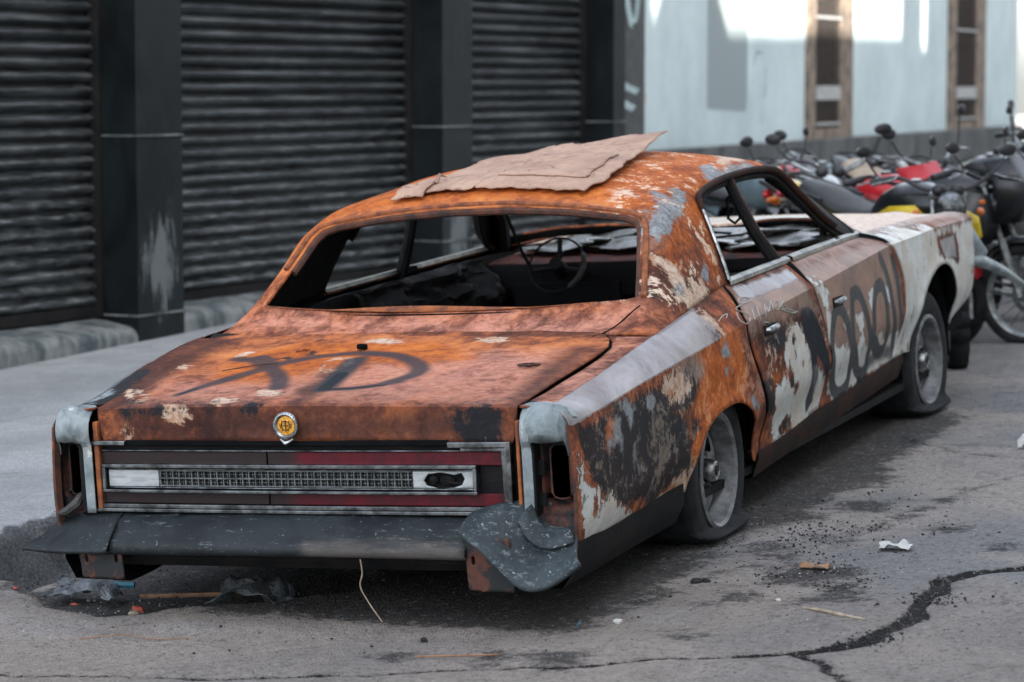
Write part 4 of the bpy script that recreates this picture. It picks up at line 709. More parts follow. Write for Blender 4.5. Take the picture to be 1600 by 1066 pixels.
for s in (1, -1):
    sm = lambda P, s=s: side(P[:, 0], P[:, 1], s, flare(P[:, 0], P[:, 1], [ARCH_R, ARCH_F]))
    sk = 'R' if s > 0 else 'L'
    # rear quarter: bottom, arch, behind the arch, door gap, shoulder, deck strip up to the lid gap, tail edge
    lidgap = [(-.45, .0), (-.50, -.06), (-.60, -.015), (-.75, 0)]
    top = [(-.47, float(xs(-.47)) - .715 + W), (-.54, float(xs(-.54)) - .755 + W), (-.64, float(xs(-.64)) - .79 + W), (-.8, float(xs(-.8)) - .803 + W), (-1.52, float(xs(-1.52)) - .806 + W)]
    o = yv([(-1.535,.262),(-1.2,.256),(-.8,.25),(-.44,.24)]) + yv(crl(ARCH_R)) + yv([(.46,.205)]) + yv(crl(GAP1)[::-1])[:-1] + [(.415, W + .0)] + [(y, W) for y in np.arange(.3, -.46, -.1)] + [(-.465, W + .02)] + top + [(-1.535, W * .9), (-1.54, 0)]
    panel('quarter_panel', o, [], sm, .016, M['body'], CAR, 'Q' + sk, rows=(0, W), inner=M['soot'], fix=OUTX(s), dents=.0035)
    g1 = [(y + .032, z) for y, z in crl(GAP1)]; g2 = [(y - .009, z) for y, z in crl(GAP2)]; g2b = [(y + .007, z) for y, z in crl(GAP2)]; g3 = [(y - .007, z) for y, z in crl(GAP3)]; g3b = [(y + .007, z) for y, z in crl(GAP3)]
    rd = panel('rear_door', yv([(.53,.235),(.9,.25)]) + yv(g2[::-1]) + [(g2[0][0] - .01, W + .018), (.8, W + .018), (.44, W + .018)] + yv(g1[1:]), [], sm, .016, M['body'], CAR, 'D' + sk, rows=(0, W), inner=M['soot'], fix=OUTX(s), dents=.003)
    fd = panel('front_door', yv([(1.36,.28),(1.9,.30),(2.5,.33)]) + yv(g3[::-1]) + [(2.3, W + .018), (1.8, W + .018), (1.31, W + .018)] + yv(g2b), [], sm, .016, M['body'], CAR, 'E' + sk, rows=(0, W), inner=M['soot'], fix=OUTX(s), dents=.003)
    panel('front_fender', yv([(2.56,.335),(2.7,.335)]) + yv(crl(ARCH_F)) + yv([(3.9,.40),(4.13,.45)]) + [(4.19, -.15), (4.21, 0), (4.18, W), (4.15, W + .035), (2.36, W + .035)] + [(y, W * .999) for y in (2.32,)] + yv(g3b[1:]), [], sm, .018, M['body'], CAR, 'F' + sk, rows=(0, W), inner=M['soot'], fix=OUTX(s), dents=.003)
    for gp in (GAP1, GAP2, GAP3):
        q_ = np.array(yv(crl(gp))); X = side(q_[:, 0] + (.016 if gp is GAP1 else 0), q_[:, 1], s); X[:, 0] -= s * .032; G().tube(X, .027, 6).build('door_gap_black', M['black'], CAR)  # black tube set in each open door gap in place of its shade
    # chrome belt strip on each door, rocker under the doors, dark lower valance behind the wheel
    for d_, (a, b) in ((rd, (.47, 1.27)), (fd, (1.31, 2.36))):
        ys_ = np.linspace(a, b, 24); A = []
        for dx, dz in ((.012, -.003), (.010, .012), (-.006, .021), (-.024, .018), (-.03, .004)): A.append(np.c_[s * (xs(ys_) + dx), ys_, zs(ys_) + dz + .002])
        G().grid(np.array(A), s < 0).build('belt_trim', M['belt'], d_)
    ys_ = np.linspace(.5, 2.72, 40); zb = np.interp(ys_, [.5, 2.7], [.245, .335]); A = np.array([np.c_[s * (.925 + 0 * ys_), ys_, zb + .02], np.c_[s * (.93 + 0 * ys_), ys_, zb - .03], np.c_[s * (.90 + 0 * ys_), ys_, zb - .11], np.c_[s * (.8 + 0 * ys_), ys_, zb - .13]])
    G().grid(A, s > 0).build('rocker_panel', M['sootrust'], CAR)
    ys_ = np.linspace(-1.53, -.40, 24); A = np.array([np.c_[s * (.945 + 0 * ys_), ys_, .27 + 0 * ys_], np.c_[s * (.935 + 0 * ys_), ys_, .19 + 0 * ys_], np.c_[s * (.90 + 0 * ys_), ys_ , .125 - .0 * ys_], np.c_[s * (.7 + 0 * ys_), ys_, .12 + 0 * ys_]])
    G().grid(A, s > 0).build('lower_valance', M['soot'], CAR)
    # door handles
    for d_, (y, v) in ((rd, (.565, -.065)), (fd, (1.50, -.105))):
        p = side([y], [v], s)[0]
        h = G(); rr_ = np.array([[0, -.055, 0], [s * .012, -.052, 0], [s * .018, -.03, .002], [s * .019, .03, .004], [s * .012, .052, .005], [0, .055, .005]]) + p
        h.tube(rr_, [.010, .011, .013, .013, .011, .009], 8); hd = h.build('door_handle', M['chrome'], d_)
        G().box(p + np.array([s * .001, 0, -.002]), (.008, .15, .042)).build('handle_recess', M['soot'], hd, bevel=.004)
# roof shell with the window openings
def rq(x, y): return (y, .35 + .7 * (1 - x / float(xr(y))))
def mirrored(pts): return [(y, 2.1 - q) for y, q in pts[::-1]]
def shellmap(P):
    y = P[:, 0]; q = P[:, 1]; s_ = np.where(q <= 1.05, 1, -1); X = shell(y, np.where(q <= 1.05, q, 2.1 - q)); X[:, 0] *= s_; return X
bl = [rq(.745, -.215), rq(.712, -.10), rq(.682, .0), rq(.664, .065), rq(.64, .105), rq(.59, .125), rq(.35, .142), rq(.1, .15)]
blb = [rq(.1, -.30), rq(.4, -.285), rq(.6, -.255), rq(.70, -.235)]
BACKL = blb + bl; BACKL = BACKL + mirrored(BACKL)
SW = [(.475,.012),(.50,.10),(.545,.22),(.58,.285),(.64,.312),(.9,.326),(1.3,.328),(1.6,.322),(1.72,.30),(1.82,.25),(1.98,.16),(2.14,.075),(2.24,.012)]
WS = [rq(.60, 1.83), rq(.3, 1.93), rq(.05, 1.95)]; WSb = [(2.70, 1.0), (2.62, .75), (2.5, .50), (2.33, .395), (2.2, .395), (2.0, .40)]
WSH = WS[::-1]; WSH = [(2.70, 1.02), (2.66, .85), (2.55, .62), (2.42, .46), (2.30, .385), (2.15, .385), (2.0, .39), (1.90, .41)] + WS
WSH = WSH + mirrored(WSH)
outl = [(-.455, .0), (-.46, .10)] + [(-.462, q) for q in (.20,)] + [rq(.715, -.455), rq(.5, -.448), rq(.25, -.445)]
outl = [(2.42, 0.0)] + [(2.45, .35), (2.60, .5), (2.72, .75), (2.77, 1.02)]
half = [(-.455, .0), (-.455, .35 + .7 * (1 - .715 / .83)), (-.447, .6), (-.445, 1.0)]
front = [(2.78, 1.0), (2.73, .75), (2.62, .52), (2.5, .38), (2.40, .30), (2.36, .0)]
outline = half + mirrored(half) + mirrored(front) + front
rf = panel('roof', outline, [BACKL, WSH, SW, [(y, 2.1 - q) for y, q in SW]], shellmap, .018, M['body'], CAR, 'ROOF', rows=(.35,), thick=.012, inner=M['soot'], fix=UP, dents=.0025)
# rolled rust lip around the rear window opening and the recessed channel inside it
def ring(poly, off, dz, r, mat, name, n=6):
    P = np.array(clean(poly, .03)); c = np.array([0., 1.05]); X = shellmap(P); Xc = np.array([0, -.08, X[:, 2].mean()])
    d = X - np.array([0, -.07, 1.0]); d[:, 2] *= .6; d /= np.linalg.norm(d, axis=1)[:, None]; nv = np.array([0, -.62, .78])
    Y = X + d * off + nv * dz; Y = np.vstack([Y, Y[:1]]); return G().tube(Y, r, n, cap=False).build(name, mat, CAR)
def openring(off, dz, r, mat, name):
    X = shellmap(np.array(clean(bl + mirrored(bl), .03)[:-int(1.45 / .03)])); d = X - np.array([0, -.07, 1.0]); d[:, 2] *= .6; d /= np.linalg.norm(d, axis=1)[:, None]
    Y = X + d * off + np.array([0, -.62, .78]) * dz; Y = Y + .0015 * np.stack([vnoise(Y, 9, k) for k in (1, 2, 3)], -1); G().tube(Y, r, 8).build(name, mat, CAR)
openring(.020, .000, .011, M['lip'], 'window_lip'); openring(-.004, -.020, .015, M['rustbrown'], 'window_channel')
g = G(); xx = np.linspace(-.74, .60, 40); yb_ = -.30 + .085 * (xx / .74) ** 2; bk = .018 * np.exp(-((xx + .1) / .35) ** 2)
g.grid(np.array([np.c_[xx, yb_ - .012, np.interp(yb_ - .012, [-.6, -.32, -.2], [.787, .862, .90]) + .006], np.c_[xx, yb_ + .005, .872 + bk + 0 * xx], np.c_[xx, yb_ + .04, .868 + bk * .7 + 0 * xx], np.c_[xx, yb_ + .06, .84 + 0 * xx]])); g.build('window_sill', M['lip'], CAR, thick=.003)
g = G().tube(np.c_[xx, yb_ - .020, .862 + 0 * xx], .004, 5); g.build('sill_gap', M['black'], CAR)
# drip rails, pillars, window posts
for s in (1, -1):
    X = shell(np.array([y for y, q in SW]), np.array([q for y, q in SW]), s)
    i0 = 2; P = crv(X[0:-1] + np.array([s * .008, 0, .006]), 4)
    nrear = 10; G().tube(P[nrear:-2], .015, 8, sx=.8).build('drip_rail', M['dullchrome'] if 0 else M['sootrust'], CAR)
    G().tube(P[:nrear + 3] + np.array([s * .002, -.004, 0]), .009, 8).build('pillar_trim', M['chrome'], CAR)
    # front pillar: inner post
    a = shell(np.array([1.70, 1.85, 2.05, 2.28]), np.array([.33, .34, .34, .30]), s) - np.array([s * .02, 0, .025])
    G().tube(a, [.028, .03, .034, .04], 8).build('front_pillar', M['soot'], CAR)
    # post between the side windows
    P = [(s * .672, 1.06, 1.245), (s * .70, 1.085, 1.16), (s * .755, 1.13, 1.02), (s * .825, 1.19, .885), (s * .83, 1.2, .80)]
    g = G().tube(P, [.020, .021, .024, .028, .03], 8, sx=1.0); post_ = g.build('window_post', M['soot'], CAR)
    g = G().tube(np.array(P) + np.array([s * .012, .022, .004]), [.008, .008, .009, .010, .01], 6).build('post_edge', M['rustbrown'], post_)
    # sooty door frame around the opening
    Y = crv(shell(np.array([y for y, q in SW[2:]]), np.array([q for y, q in SW[2:]]) - .012, s) - np.array([s * .016, 0, .01]), 3)
    G().tube(Y, .013, 6).build('door_frame', M['soot'], CAR)
    # inner quarter behind the pillar and the inner door skins
    g = G(); ys_ = np.linspace(-.35, 2.3, 30); g.grid(np.array([np.c_[s * (xs(ys_) - .01), ys_, zs(ys_) - .02], np.c_[s * (.78 + 0 * ys_), ys_, zs(ys_) - .015 + .01 * vnoise(np.c_[ys_, ys_], 6)], np.c_[s * (.76 + 0 * ys_), ys_, .6 + 0 * ys_], np.c_[s * (.78 + 0 * ys_), ys_, .25 + 0 * ys_]]), s > 0)
    g.build('inner_skin', M['soot'], CAR)
# trunk lid: top surface bent down over the rear edge
LR = [(.795, -1.525), (.795, -.78), (.785, -.66), (.755, -.565), (.715, -.495), (.66, -.462), (.3, -.456)]
def lidmap(P):
    x, t = P[:, 0], P[:, 1]                    # t = y on top; below -1.53 it runs down the rear face
    acc = 0
    for k in (-.008, -.004, 0, .004, .008):
        tt = t + k; under = np.clip(-1.53 - tt, 0, 1); y = np.maximum(tt, -1.53) - under * .03 + .016 * (x / .8) ** 2 * sst((-tt - 1.2) / .3); z = deckz(x, np.maximum(tt, -1.53)) - under
        acc = acc + np.c_[x, y, z]
    X = acc / 5; X[:, 2] += .004 * np.exp(-((np.abs(x) - .45) / .05) ** 2) * (t > -1.5); return X
lid = panel('trunk_lid', [(x, t) for x, t in [(.775, -1.648), (.79, -1.60)] + LR] + [(-x, t) for x, t in LR[::-1] + [(.79, -1.60), (.775, -1.648)]], [], lidmap, .016, M['body'], CAR, 'LID', inner=M['soot'], fix=UP, dents=.003)
g = G(); xs_ = np.linspace(-.84, .84, 40); A = [];
for y, dz in ((-1.50, -.05), (-1.2, -.04), (-.8, -.04), (-.45, -.03), (-.40, -.02)): A.append(np.c_[xs_, 0 * xs_ + y, deckz(xs_, 0 * xs_ + y) + dz])
g.grid(np.array(A)).build('trunk_gutter', M['soot'], CAR)
# round badge on the lid
def badge():
    c = np.array([.014, -1.555, .642]); R = Matrix.Rotation(rad(0), 3, 'Y')
    b = G().lathe([(.030, 0), (.040, .003), (.044, .008), (.043, .013), (.037, .016), (.032, .012), (.030, .008)], 28, axis='y'); V = np.array(b.V); V[:, 1] *= -1; b.V = V + c
    b.F = [f_[::-1] for f_ in b.F]
    for k in range(26):
        a = 2 * math.pi * k / 26; b.ball(c + np.array([.041 * math.cos(a), -.013, .041 * math.sin(a) * 1.0]), .0035, 3)
    b.tube([c + np.array(v) for v in [(-.022, -.008, -.044), (-.008, -.014, -.052), (.0, -.016, -.056), (.008, -.014, -.052), (.022, -.008, -.044)]], [.003, .006, .009, .006, .003], 6)
    o = b.build('trunk_badge', M['chrome'], lid)
    k = N('amber_badge_enamel', .35); yel = k.out(k.mix(k.step(k.noise(90, 2), .4, .6), (.75, .38, .03), (.55, .22, .02)))
    g = G().lathe([(.0001, .010), (.02, .0098), (.031, .008)], 24, axis='y'); V = np.array(g.V); V[:, 1] *= -1; g.V = V + c; g.F = [f_[::-1] for f_ in g.F]; g.build('badge_disc', yel, o)
    g = G(); yv_ = -.0118
    for pts in ([(-.012, .016), (-.014, .0), (-.010, -.016)], [(.012, .016), (.014, 0), (.010, -.016)], [(-.008, .012), (0, .016), (.008, .012)], [(-.010, .0), (0, .003), (.010, 0)], [(0, .016), (0, -.018)], [(-.008, -.012), (0, -.016), (.008, -.012)], [(-.02, .006), (-.018, -.008)], [(.02, .006), (.018, -.008)]):
        g.tube([c + np.array((a, yv_, b_)) for a, b_ in pts], .0014, 5)
    g.build('badge_emblem', M['rustbrown'], o)
badge()
# tail panel: black backing, chrome surround, red reflectors, inner chrome frame with mesh grille and two lamps
YT = -1.512
TP = empty('tail_panel', parent=CAR)
def red():
    k = N('dirty_red_reflector', .35, 0, .3); n = k.noise(22, 5, .7); n2 = k.noise(5, 4); sep = k.n('ShaderNodeSeparateXYZ'); k.put(sep.inputs[0], k.co)
    dirt = k.step(k.math('ADD', sep.outputs[0], k.math('MULTIPLY', k.math('SUBTRACT', n2, .5), .25)), .06, -.02)
    c = k.mix(k.step(n, .35, .7), (.11, .005, .012), (.045, .004, .008)); c = k.mix(k.math('MULTIPLY', dirt, .9), c, (.016, .014, .014)); return k.out(c, k.math('ADD', .2, k.math('MULTIPLY', n, .4)), n, .0005)
M['red'] = red(); M['grille'] = simple('dusty_grey_mesh', (.16, .17, .17), (.06, .065, .068), 40, .6, .3, 0); M['lens'] = simple('dusty_clear_lens', (.46, .48, .48), (.30, .32, .33), 35, .4, 0, 0, stretch=(.4, 1, 2))
def tpb(g, x0, x1, z0, z1, y0, y1): return g.box(((x0 + x1) / 2, YT - (y0 + y1) / 2, (z0 + z1) / 2), (x1 - x0, y1 - y0, z1 - z0))
def cv(x): return .014 * (x / .8) ** 2
def tp_obj(g, name, mat, parent, bevel=0): 
    V = np.array(g.V); V[:, 1] += cv(V[:, 0]); g.V = V; return g.build(name, mat, parent, bevel=bevel)
def longbox(g, x0, x1, z0, z1, y0, y1, n=16):
    xx = np.linspace(x0, x1, n + 1)
    ring_ = [(-y0, z0), (-y1, z0), (-y1, z1), (-y0, z1)]; V = [(x, YT + a, b) for x in xx for a, b in ring_]
    F_ = [(i * 4 + k, i * 4 + (k + 1) % 4, (i + 1) * 4 + (k + 1) % 4, (i + 1) * 4 + k) for i in range(n) for k in range(4)] + [(3, 2, 1, 0), (n * 4, n * 4 + 1, n * 4 + 2, n * 4 + 3)]
    return g.add(V, F_)
tp_obj(longbox(G(), -.745, .772, .345, .60, -.03, .0), 'backing', M['soot'], TP)
g = G(); longbox(g, -.738, .765, .352, .364, .0, .034); longbox(g, -.738, .765, .364, .378, .0, .026)
tpb(g, .752, .77, .364, .585, 0, .034); tpb(g, .737, .752, .376, .562, 0, .026); longbox(g, .56, .768, .566, .584, 0, .034, 4); longbox(g, .60, .752, .553, .566, 0, .026, 4)
tpb(g, -.742, -.734, .364, .575, 0, .03); longbox(g, -.74, -.60, .573, .588, 0, .034, 3); longbox(g, -.73, .6, .552, .557, 0, .02)
tp_obj(g, 'chrome_surround', M['oldchrome'], TP, .003)
tp_obj(longbox(G(), -.60, .56, .572, .590, 0, .022), 'moulding_channel', M['black'], TP, .002)
g = G(); 
for a, b in ((-.725, -.085), (-.08, .735)): longbox(g, a, b, .508, .551, 0, .012, 10); longbox(g, a, b, .379, .418, 0, .012, 10)
tp_obj(g, 'red_reflector', M['red'], TP, .002)
g = G(); x0, x1, z0, z1 = -.69, .655, .418, .512
longbox(g, x0, x1, z1 - .012, z1, 0, .040); longbox(g, x0, x1, z0, z0 + .010, 0, .040); tpb(g, x0, x0 + .012, z0 + .01, z1 - .012, 0, .04); tpb(g, x1 - .012, x1, z0 + .01, z1 - .012, 0, .04)
longbox(g, x0 + .016, x1 - .016, z1 - .020, z1 - .015, 0, .028); longbox(g, x0 + .016, x1 - .016, z0 + .013, z0 + .018, 0, .028)
fr = tp_obj(g, 'lamp_frame', M['oldchrome'], TP, .002)
g = G(); xa, xb = -.478, .43
for x in np.arange(xa, xb, .0235): tpb(g, x, x + .004, z0 + .018, z1 - .02, .004, .024)
for z in np.linspace(z0 + .02, z1 - .024, 3): longbox(g, xa, xb, z, z + .004, .004, .026)
for x in np.arange(xa + .0115, xb, .0235): tpb(g, x, x + .0022, z0 + .018, z1 - .02, .004, .016)
for z in np.linspace(z0 + .032, z1 - .036, 2): longbox(g, xa, xb, z, z + .0022, .004, .016)
tp_obj(g, 'mesh_grille', M['grille'], fr)
g = longbox(G(), -.672, -.482, z0 + .019, z1 - .021, 0, .026, 4); tp_obj(g, 'reversing_lamp', M['lens'], fr, .002)
# broken right reversing lamp: lens with a burnt hole
pl = lambda P: np.c_[P[:, 0], YT - .024 + cv(P[:, 0]), P[:, 1]]
hole = [(.47, .462), (.485, .482), (.53, .488), (.575, .480), (.60, .486), (.61, .468), (.60, .448), (.57, .438), (.52, .436), (.48, .446)]
br = panel('broken_lamp', [(.434, z0 + .019), (.638, z0 + .019), (.638, z1 - .021), (.434, z1 - .021)], [hole], pl, .008, M['lens'], fr, thick=.004, fix=BACK)
g = G(); g.ball((.50, YT - .006, .463), (.016, .012, .016), 5); g.ball((.545, YT - .004, .460), (.026, .01, .017), 5); g.tube([(.53, YT - .01, .47), (.56, YT - .018, .455), (.60, YT - .012, .452)], .004, 5); g.build('bulb_socket', M['soot'], br)
# tail caps with empty lamp housings
capm = simple('weathered_grey_blue_metal', (.35, .39, .40), (.19, .225, .235), 9, .45, .35, .002)
def capmat():
    k = N('chalky_grey_end_cap', .5, .2); n = k.noise(10, 6, .7, .4); n2 = k.noise(30, 4)
    c = k.mix(k.step(n, .35, .6), (.13, .165, .175), (.27, .31, .32)); c = k.mix(k.step(n, .60, .66), c, (.66, .60, .53)); c = k.mix(k.step(n, .70, .74), c, (.30, .12, .06))
    c = k.mix(k.step(n2, .64, .74), c, (.08, .09, .09)); return k.out(c, .5, n, .002)
M['cap'] = capmat()
def housing():
    k = N('rusty_lamp_housing', .7, .1); n = k.noise(14, 5, .7, .5, seed=2); return k.out(k.mix(k.step(n, .45, .6), (.016, .019, .021), (.11, .036, .022)), .7, n, .004)
M['housing'] = housing()
for s in (1, -1):
    w0, w1 = .812, .944
    # cap: outer skin from the fender tip down to the lamp opening, plus the long inner flange
    def capmap(P, s=s):
        a, b = P[:, 0], P[:, 1]                # a across 0..1, b height
        x = w0 + (w1 - w0) * a; up = sst((b - .565) / .03); rg = np.maximum(0, 1 - np.abs(a - .5) / .5)
        y = -1.540 - up * (.010 + .034 * rg) + .035 * np.clip(a - .8, 0, 1) / .2 + .055 * np.clip((b - .63) / .07, 0, 2) ** 2
        return np.c_[s * x, y, b + .006 * rg * up]
    ol = [(0, .348), (.24, .348), (.25, .40), (.25, .575), (.32, .585), (.55, .582), (.75, .586), (.86, .59), (.90, .54), (1.0, .54), (1.02, .60), (1.0, .66), (.86, .690), (.55, .702), (.2, .698), (0, .690)]
    cp = panel('tail_cap', ol, [], capmap, .02, M['cap'], CAR, thick=.004, fix=BACK)
    # sheet closing the cap back to the fender
    g = G(); aa = np.linspace(0, 1.0, 12); tp = np.interp(aa, [0, .2, .55, .86, 1], [.690, .698, .702, .690, .66]); A0 = capmap(np.c_[aa, tp]); A1 = side(np.full(12, -1.46), np.linspace(W + .08, 0, 12), s); A1[:, 2] += .001
    g.grid(np.array([A0, (A0 + A1) / 2 + np.array([0, 0, .004]), A1]), s > 0).build('cap_return', M['cap'], cp)
    hm = lambda P, s=s: np.c_[s * P[:, 0], -1.485 + .035 * sst((.012 - np.abs(np.hypot((P[:, 0] - .90) / 1.0, np.maximum(0, np.abs(P[:, 1] - .485) - .066)) - .034)) / .012) - .02 * (P[:, 1] < .35), P[:, 1]]
    slot = [(.90 + .020 * math.cos(a), (.485 + (.066 if math.sin(a) > 0 else -.066) + .02 * math.sin(a))) for a in np.linspace(0, 2 * math.pi, 20, endpoint=False)]
    hole2 = [(.868 + .007 * math.cos(a), .405 + .007 * math.sin(a)) for a in np.linspace(0, 2 * math.pi, 8, endpoint=False)]; hole3 = [(x + .055, z) for x, z in hole2]
    hs_ = panel('lamp_housing', [(.84, .60), (.84, .29), (.90, .265), (.945, .27), (.955, .45), (.95, .60)], [slot, hole2, hole3], hm, .009, M['housing'], CAR, thick=.003, fix=BACK)
    g = G().box((s * .847, -1.505, .475), (.008, .06, .25)); g.box((s * .86, -1.50, .50), (.02, .012, .05)); g.box((s * .86, -1.50, .40), (.022, .012, .04)); g.build('lamp_bracket', M['soot'], hs_, bevel=.002)
    G().lathe([(.006, 0), (.006, .01), (.003, .014), (.0001, .0145)], 10, c=(s * .875, -1.5, .385), axis='y').build('screw', M['dullchrome'], hs_)
    G().lathe([(.018, 0), (.016, .006), (.010, .004), (.008, -.004)], 14, c=(s * .90, -1.50, .33), axis='y').build('grommet', M['sootrust'], hs_)
    # edge flange of the quarter at the tail
    e = [side([-1.537], [v], s)[0] for v in np.linspace(-.37, 0, 8)]
    G().grid(np.array([np.array(e), np.array(e) + np.array([-s * .012, -.004, 0]), np.array(e) + np.array([-s * .02, .02, 0])]), s > 0).build('edge_flange', M['rustbrown'], CAR)
    G().box((s * (.795 if s > 0 else .800), -1.515, .5), (.012 if s > 0 else .018, .03, .30)).build('lid_edge_strip', M['rustorange'], CAR, bevel=.003)
    G().box((s * .808, -1.47, .52), (.02, .03, .36)).build('gap_filler', M['black'], CAR)
# rear bumper in three rubber faced pieces, brackets, cross bar
def bumpmat(sc=0, tint=1):
    k = N('scuffed_black_bumper_rubber', .55, 0, .3); n = k.noise(6, 5, .7); n2 = k.noise(42, 5, .75, stretch=(.25, 1, 1.5)); n3 = k.noise(70, 3, .7, 1.5)
    c = k.mix(k.step(n, .35, .65), (.006 * tint, .009 * tint, .011 * tint), (.018 * tint, .024 * tint, .027 * tint)); c = k.mix(k.math('MULTIPLY', k.step(n2, .60 - sc, .68 - sc), .6 + sc * 2), c, (.16, .20, .205)); c = k.mix(k.math('MULTIPLY', k.step(n3, .68 - sc, .72 - sc), .7), c, (.5, .53, .53))
    c = k.mix(k.math('MULTIPLY', k.mask('worn', n2, .1, .03), .7), c, (.11, .095, .085)); return k.out(c, k.math('ADD', .42, k.math('MULTIPLY', n, .3)), k.math('ADD', n, k.math('MULTIPLY', n2, .4)), .003)
M['bumper'] = bumpmat(.004); M['bumperscuff'] = bumpmat(.04, 2.2)
BPROF = [(-1.50, .345), (-1.535, .340), (-1.575, .325), (-1.61, .298), (-1.64, .275), (-1.655, .262), (-1.66, .246), (-1.652, .240), (-1.635, .240), (-1.60, .236), (-1.55, .23)]
def bumper():
    xx = np.linspace(-.625, .645, 50); A = np.zeros((len(BPROF), 50, 3))
    for i, (y, z) in enumerate(BPROF):
        A[i, :, 0] = xx; A[i, :, 1] = y + .02 * (xx / .7) ** 2 + .002 * vnoise(np.c_[xx, xx * 0 + i * .3], 5, 2); A[i, :, 2] = z + .006 * np.cos(xx * 2.0) - .004 + .0015 * vnoise(np.c_[xx, xx * 0 + i * .5], 9, 4)
    V = A.reshape(-1, 3); g = G().grid(A, True); worn = np.minimum(V[:, 0] - .1, .27 - V[:, 2])
    b = mk('rear_bumper', g.V, g.F, M['bumper'], CAR, attrs={'worn': worn}, thick=.008, off=-1)
    return b
bumper()
def sheet(rows, name, mat, n=24, thick=.008, noise=.002, parent=None, attrs=None):
    R_ = [crv(r, 5) for r in rows]; R_ = np.array([np.c_[[np.interp(np.linspace(0, 1, n), np.linspace(0, 1, len(r)), r[:, k]) for k in range(3)]].T for r in R_]); cols = [crv(R_[:, j], 5) for j in range(n)]; A = np.array(cols).transpose(1, 0, 2)
    A = A + noise * np.stack([vnoise(A.reshape(-1, 3), 14, k).reshape(A.shape[:2]) for k in (1, 2, 3)], -1)
    g = G().grid(A); V = np.array(g.V); return mk(name, g.V, g.F, mat, parent or CAR, thick=thick, off=0, attrs={'worn': -1 + 0 * V[:, 0]})
# left end piece, pushed outwards; right end piece, torn and hanging down
sheet([[(-.63,-1.50,.348),(-.74,-1.49,.352),(-.80,-1.47,.36)],[(-.625,-1.56,.33),(-.76,-1.54,.33),(-.86,-1.50,.325)],[(-.62,-1.625,.29),(-.77,-1.60,.285),(-.92,-1.56,.275)],[(-.615,-1.665,.256),(-.78,-1.655,.250),(-.955,-1.63,.250)],[(-.615,-1.665,.240),(-.78,-1.655,.236),(-.958,-1.63,.238)],[(-.615,-1.60,.235),(-.78,-1.59,.232),(-.95,-1.58,.236)]], 'bumper_end', M['bumper'])
g = G().tube([(-.80,-1.50,.40),(-.805,-1.53,.375),(-.83,-1.545,.355),(-.87,-1.53,.345)], [.014,.018,.016,.01], 8); g.build('bumper_bolt_lug', M['bumper'], CAR)
sheet([[(.655,-1.535,.372),(.74,-1.53,.392),(.83,-1.50,.395),(.855,-1.50,.335),(.90,-1.50,.315),(.955,-1.50,.322)],
       [(.645,-1.58,.365),(.735,-1.575,.368),(.82,-1.55,.345),(.86,-1.54,.295),(.92,-1.55,.285),(.985,-1.55,.290)],
       [(.640,-1.615,.352),(.72,-1.61,.328),(.80,-1.60,.292),(.86,-1.595,.250),(.93,-1.60,.240),(1.005,-1.61,.252)],
       [(.640,-1.66,.335),(.71,-1.675,.285),(.79,-1.685,.215),(.855,-1.685,.170),(.925,-1.67,.168),(1.03,-1.66,.232)],
       [(.642,-1.66,.322),(.71,-1.67,.272),(.79,-1.675,.200),(.855,-1.675,.155),(.93,-1.66,.156),(1.03,-1.65,.222)],
       [(.65,-1.62,.32),(.71,-1.62,.27),(.79,-1.62,.20),(.855,-1.62,.16),(.925,-1.61,.16),(1.01,-1.60,.222)]], 'bumper_end', M['bumperscuff'], n=40, noise=.0035)
sheet([[(.835,-1.53,.395),(.86,-1.545,.34),(.90,-1.55,.315),(.955,-1.54,.322)],[(.815,-1.56,.375),(.845,-1.58,.315),(.90,-1.585,.290),(.975,-1.57,.305)],[(.80,-1.575,.345),(.845,-1.60,.285),(.91,-1.60,.262),(.985,-1.58,.28)]], 'bumper_fold', M['bumperscuff'], n=20, noise=.003)
def plate(x0, x1, z0, z1, y, tilt):
    ol = [(x0, z0 + .006), (x0 + .006, z0), (x1 - .004, z0 - .004), (x1, z0 + .004), (x1 - .004, z1), (x0 - .004, z1)]
    h = lambda cx, cz: [(cx + .006 * math.cos(a), cz + (.008 if math.sin(a) > 0 else -.008) + .006 * math.sin(a)) for a in np.linspace(0, 2 * math.pi, 12, endpoint=False)]
    return panel('bumper_bracket', ol, [h(x0 + .022, (z0 + z1) / 2 + .012), h(x1 - .026, (z0 + z1) / 2 + .012)], lambda P: np.c_[P[:, 0], y - (P[:, 1] - z1) * tilt, P[:, 1]], .01, M['housing'], CAR, thick=.006, fix=BACK)
plate(-.738, -.58, .150, .255, -1.635, .05); plate(.645, .798, .134, .30, -1.635, .05)
g = G(); longx = np.linspace(-.80, .82, 20)
A = np.array([np.c_[longx, 0 * longx - 1.50, 0 * longx + .34], np.c_[longx, 0 * longx - 1.545, 0 * longx + .27], np.c_[longx, 0 * longx - 1.55, 0 * longx + .20], np.c_[longx, 0 * longx - 1.53, 0 * longx + .175], np.c_[longx, 0 * longx - 1.3, 0 * longx + .17]])
g.grid(A, True).build('rear_valance', M['soot'], CAR)
G().box((0, -1.0, .20), (1.2, .6, .14)).build('fuel_tank', M['soot'], CAR, bevel=.03)  # tank box added to keep light off the ground under the tail
G().tube([(-.75, 0, .24), (.75, 0, .24)], .05, 10).build('rear_axle', M['soot'], CAR)
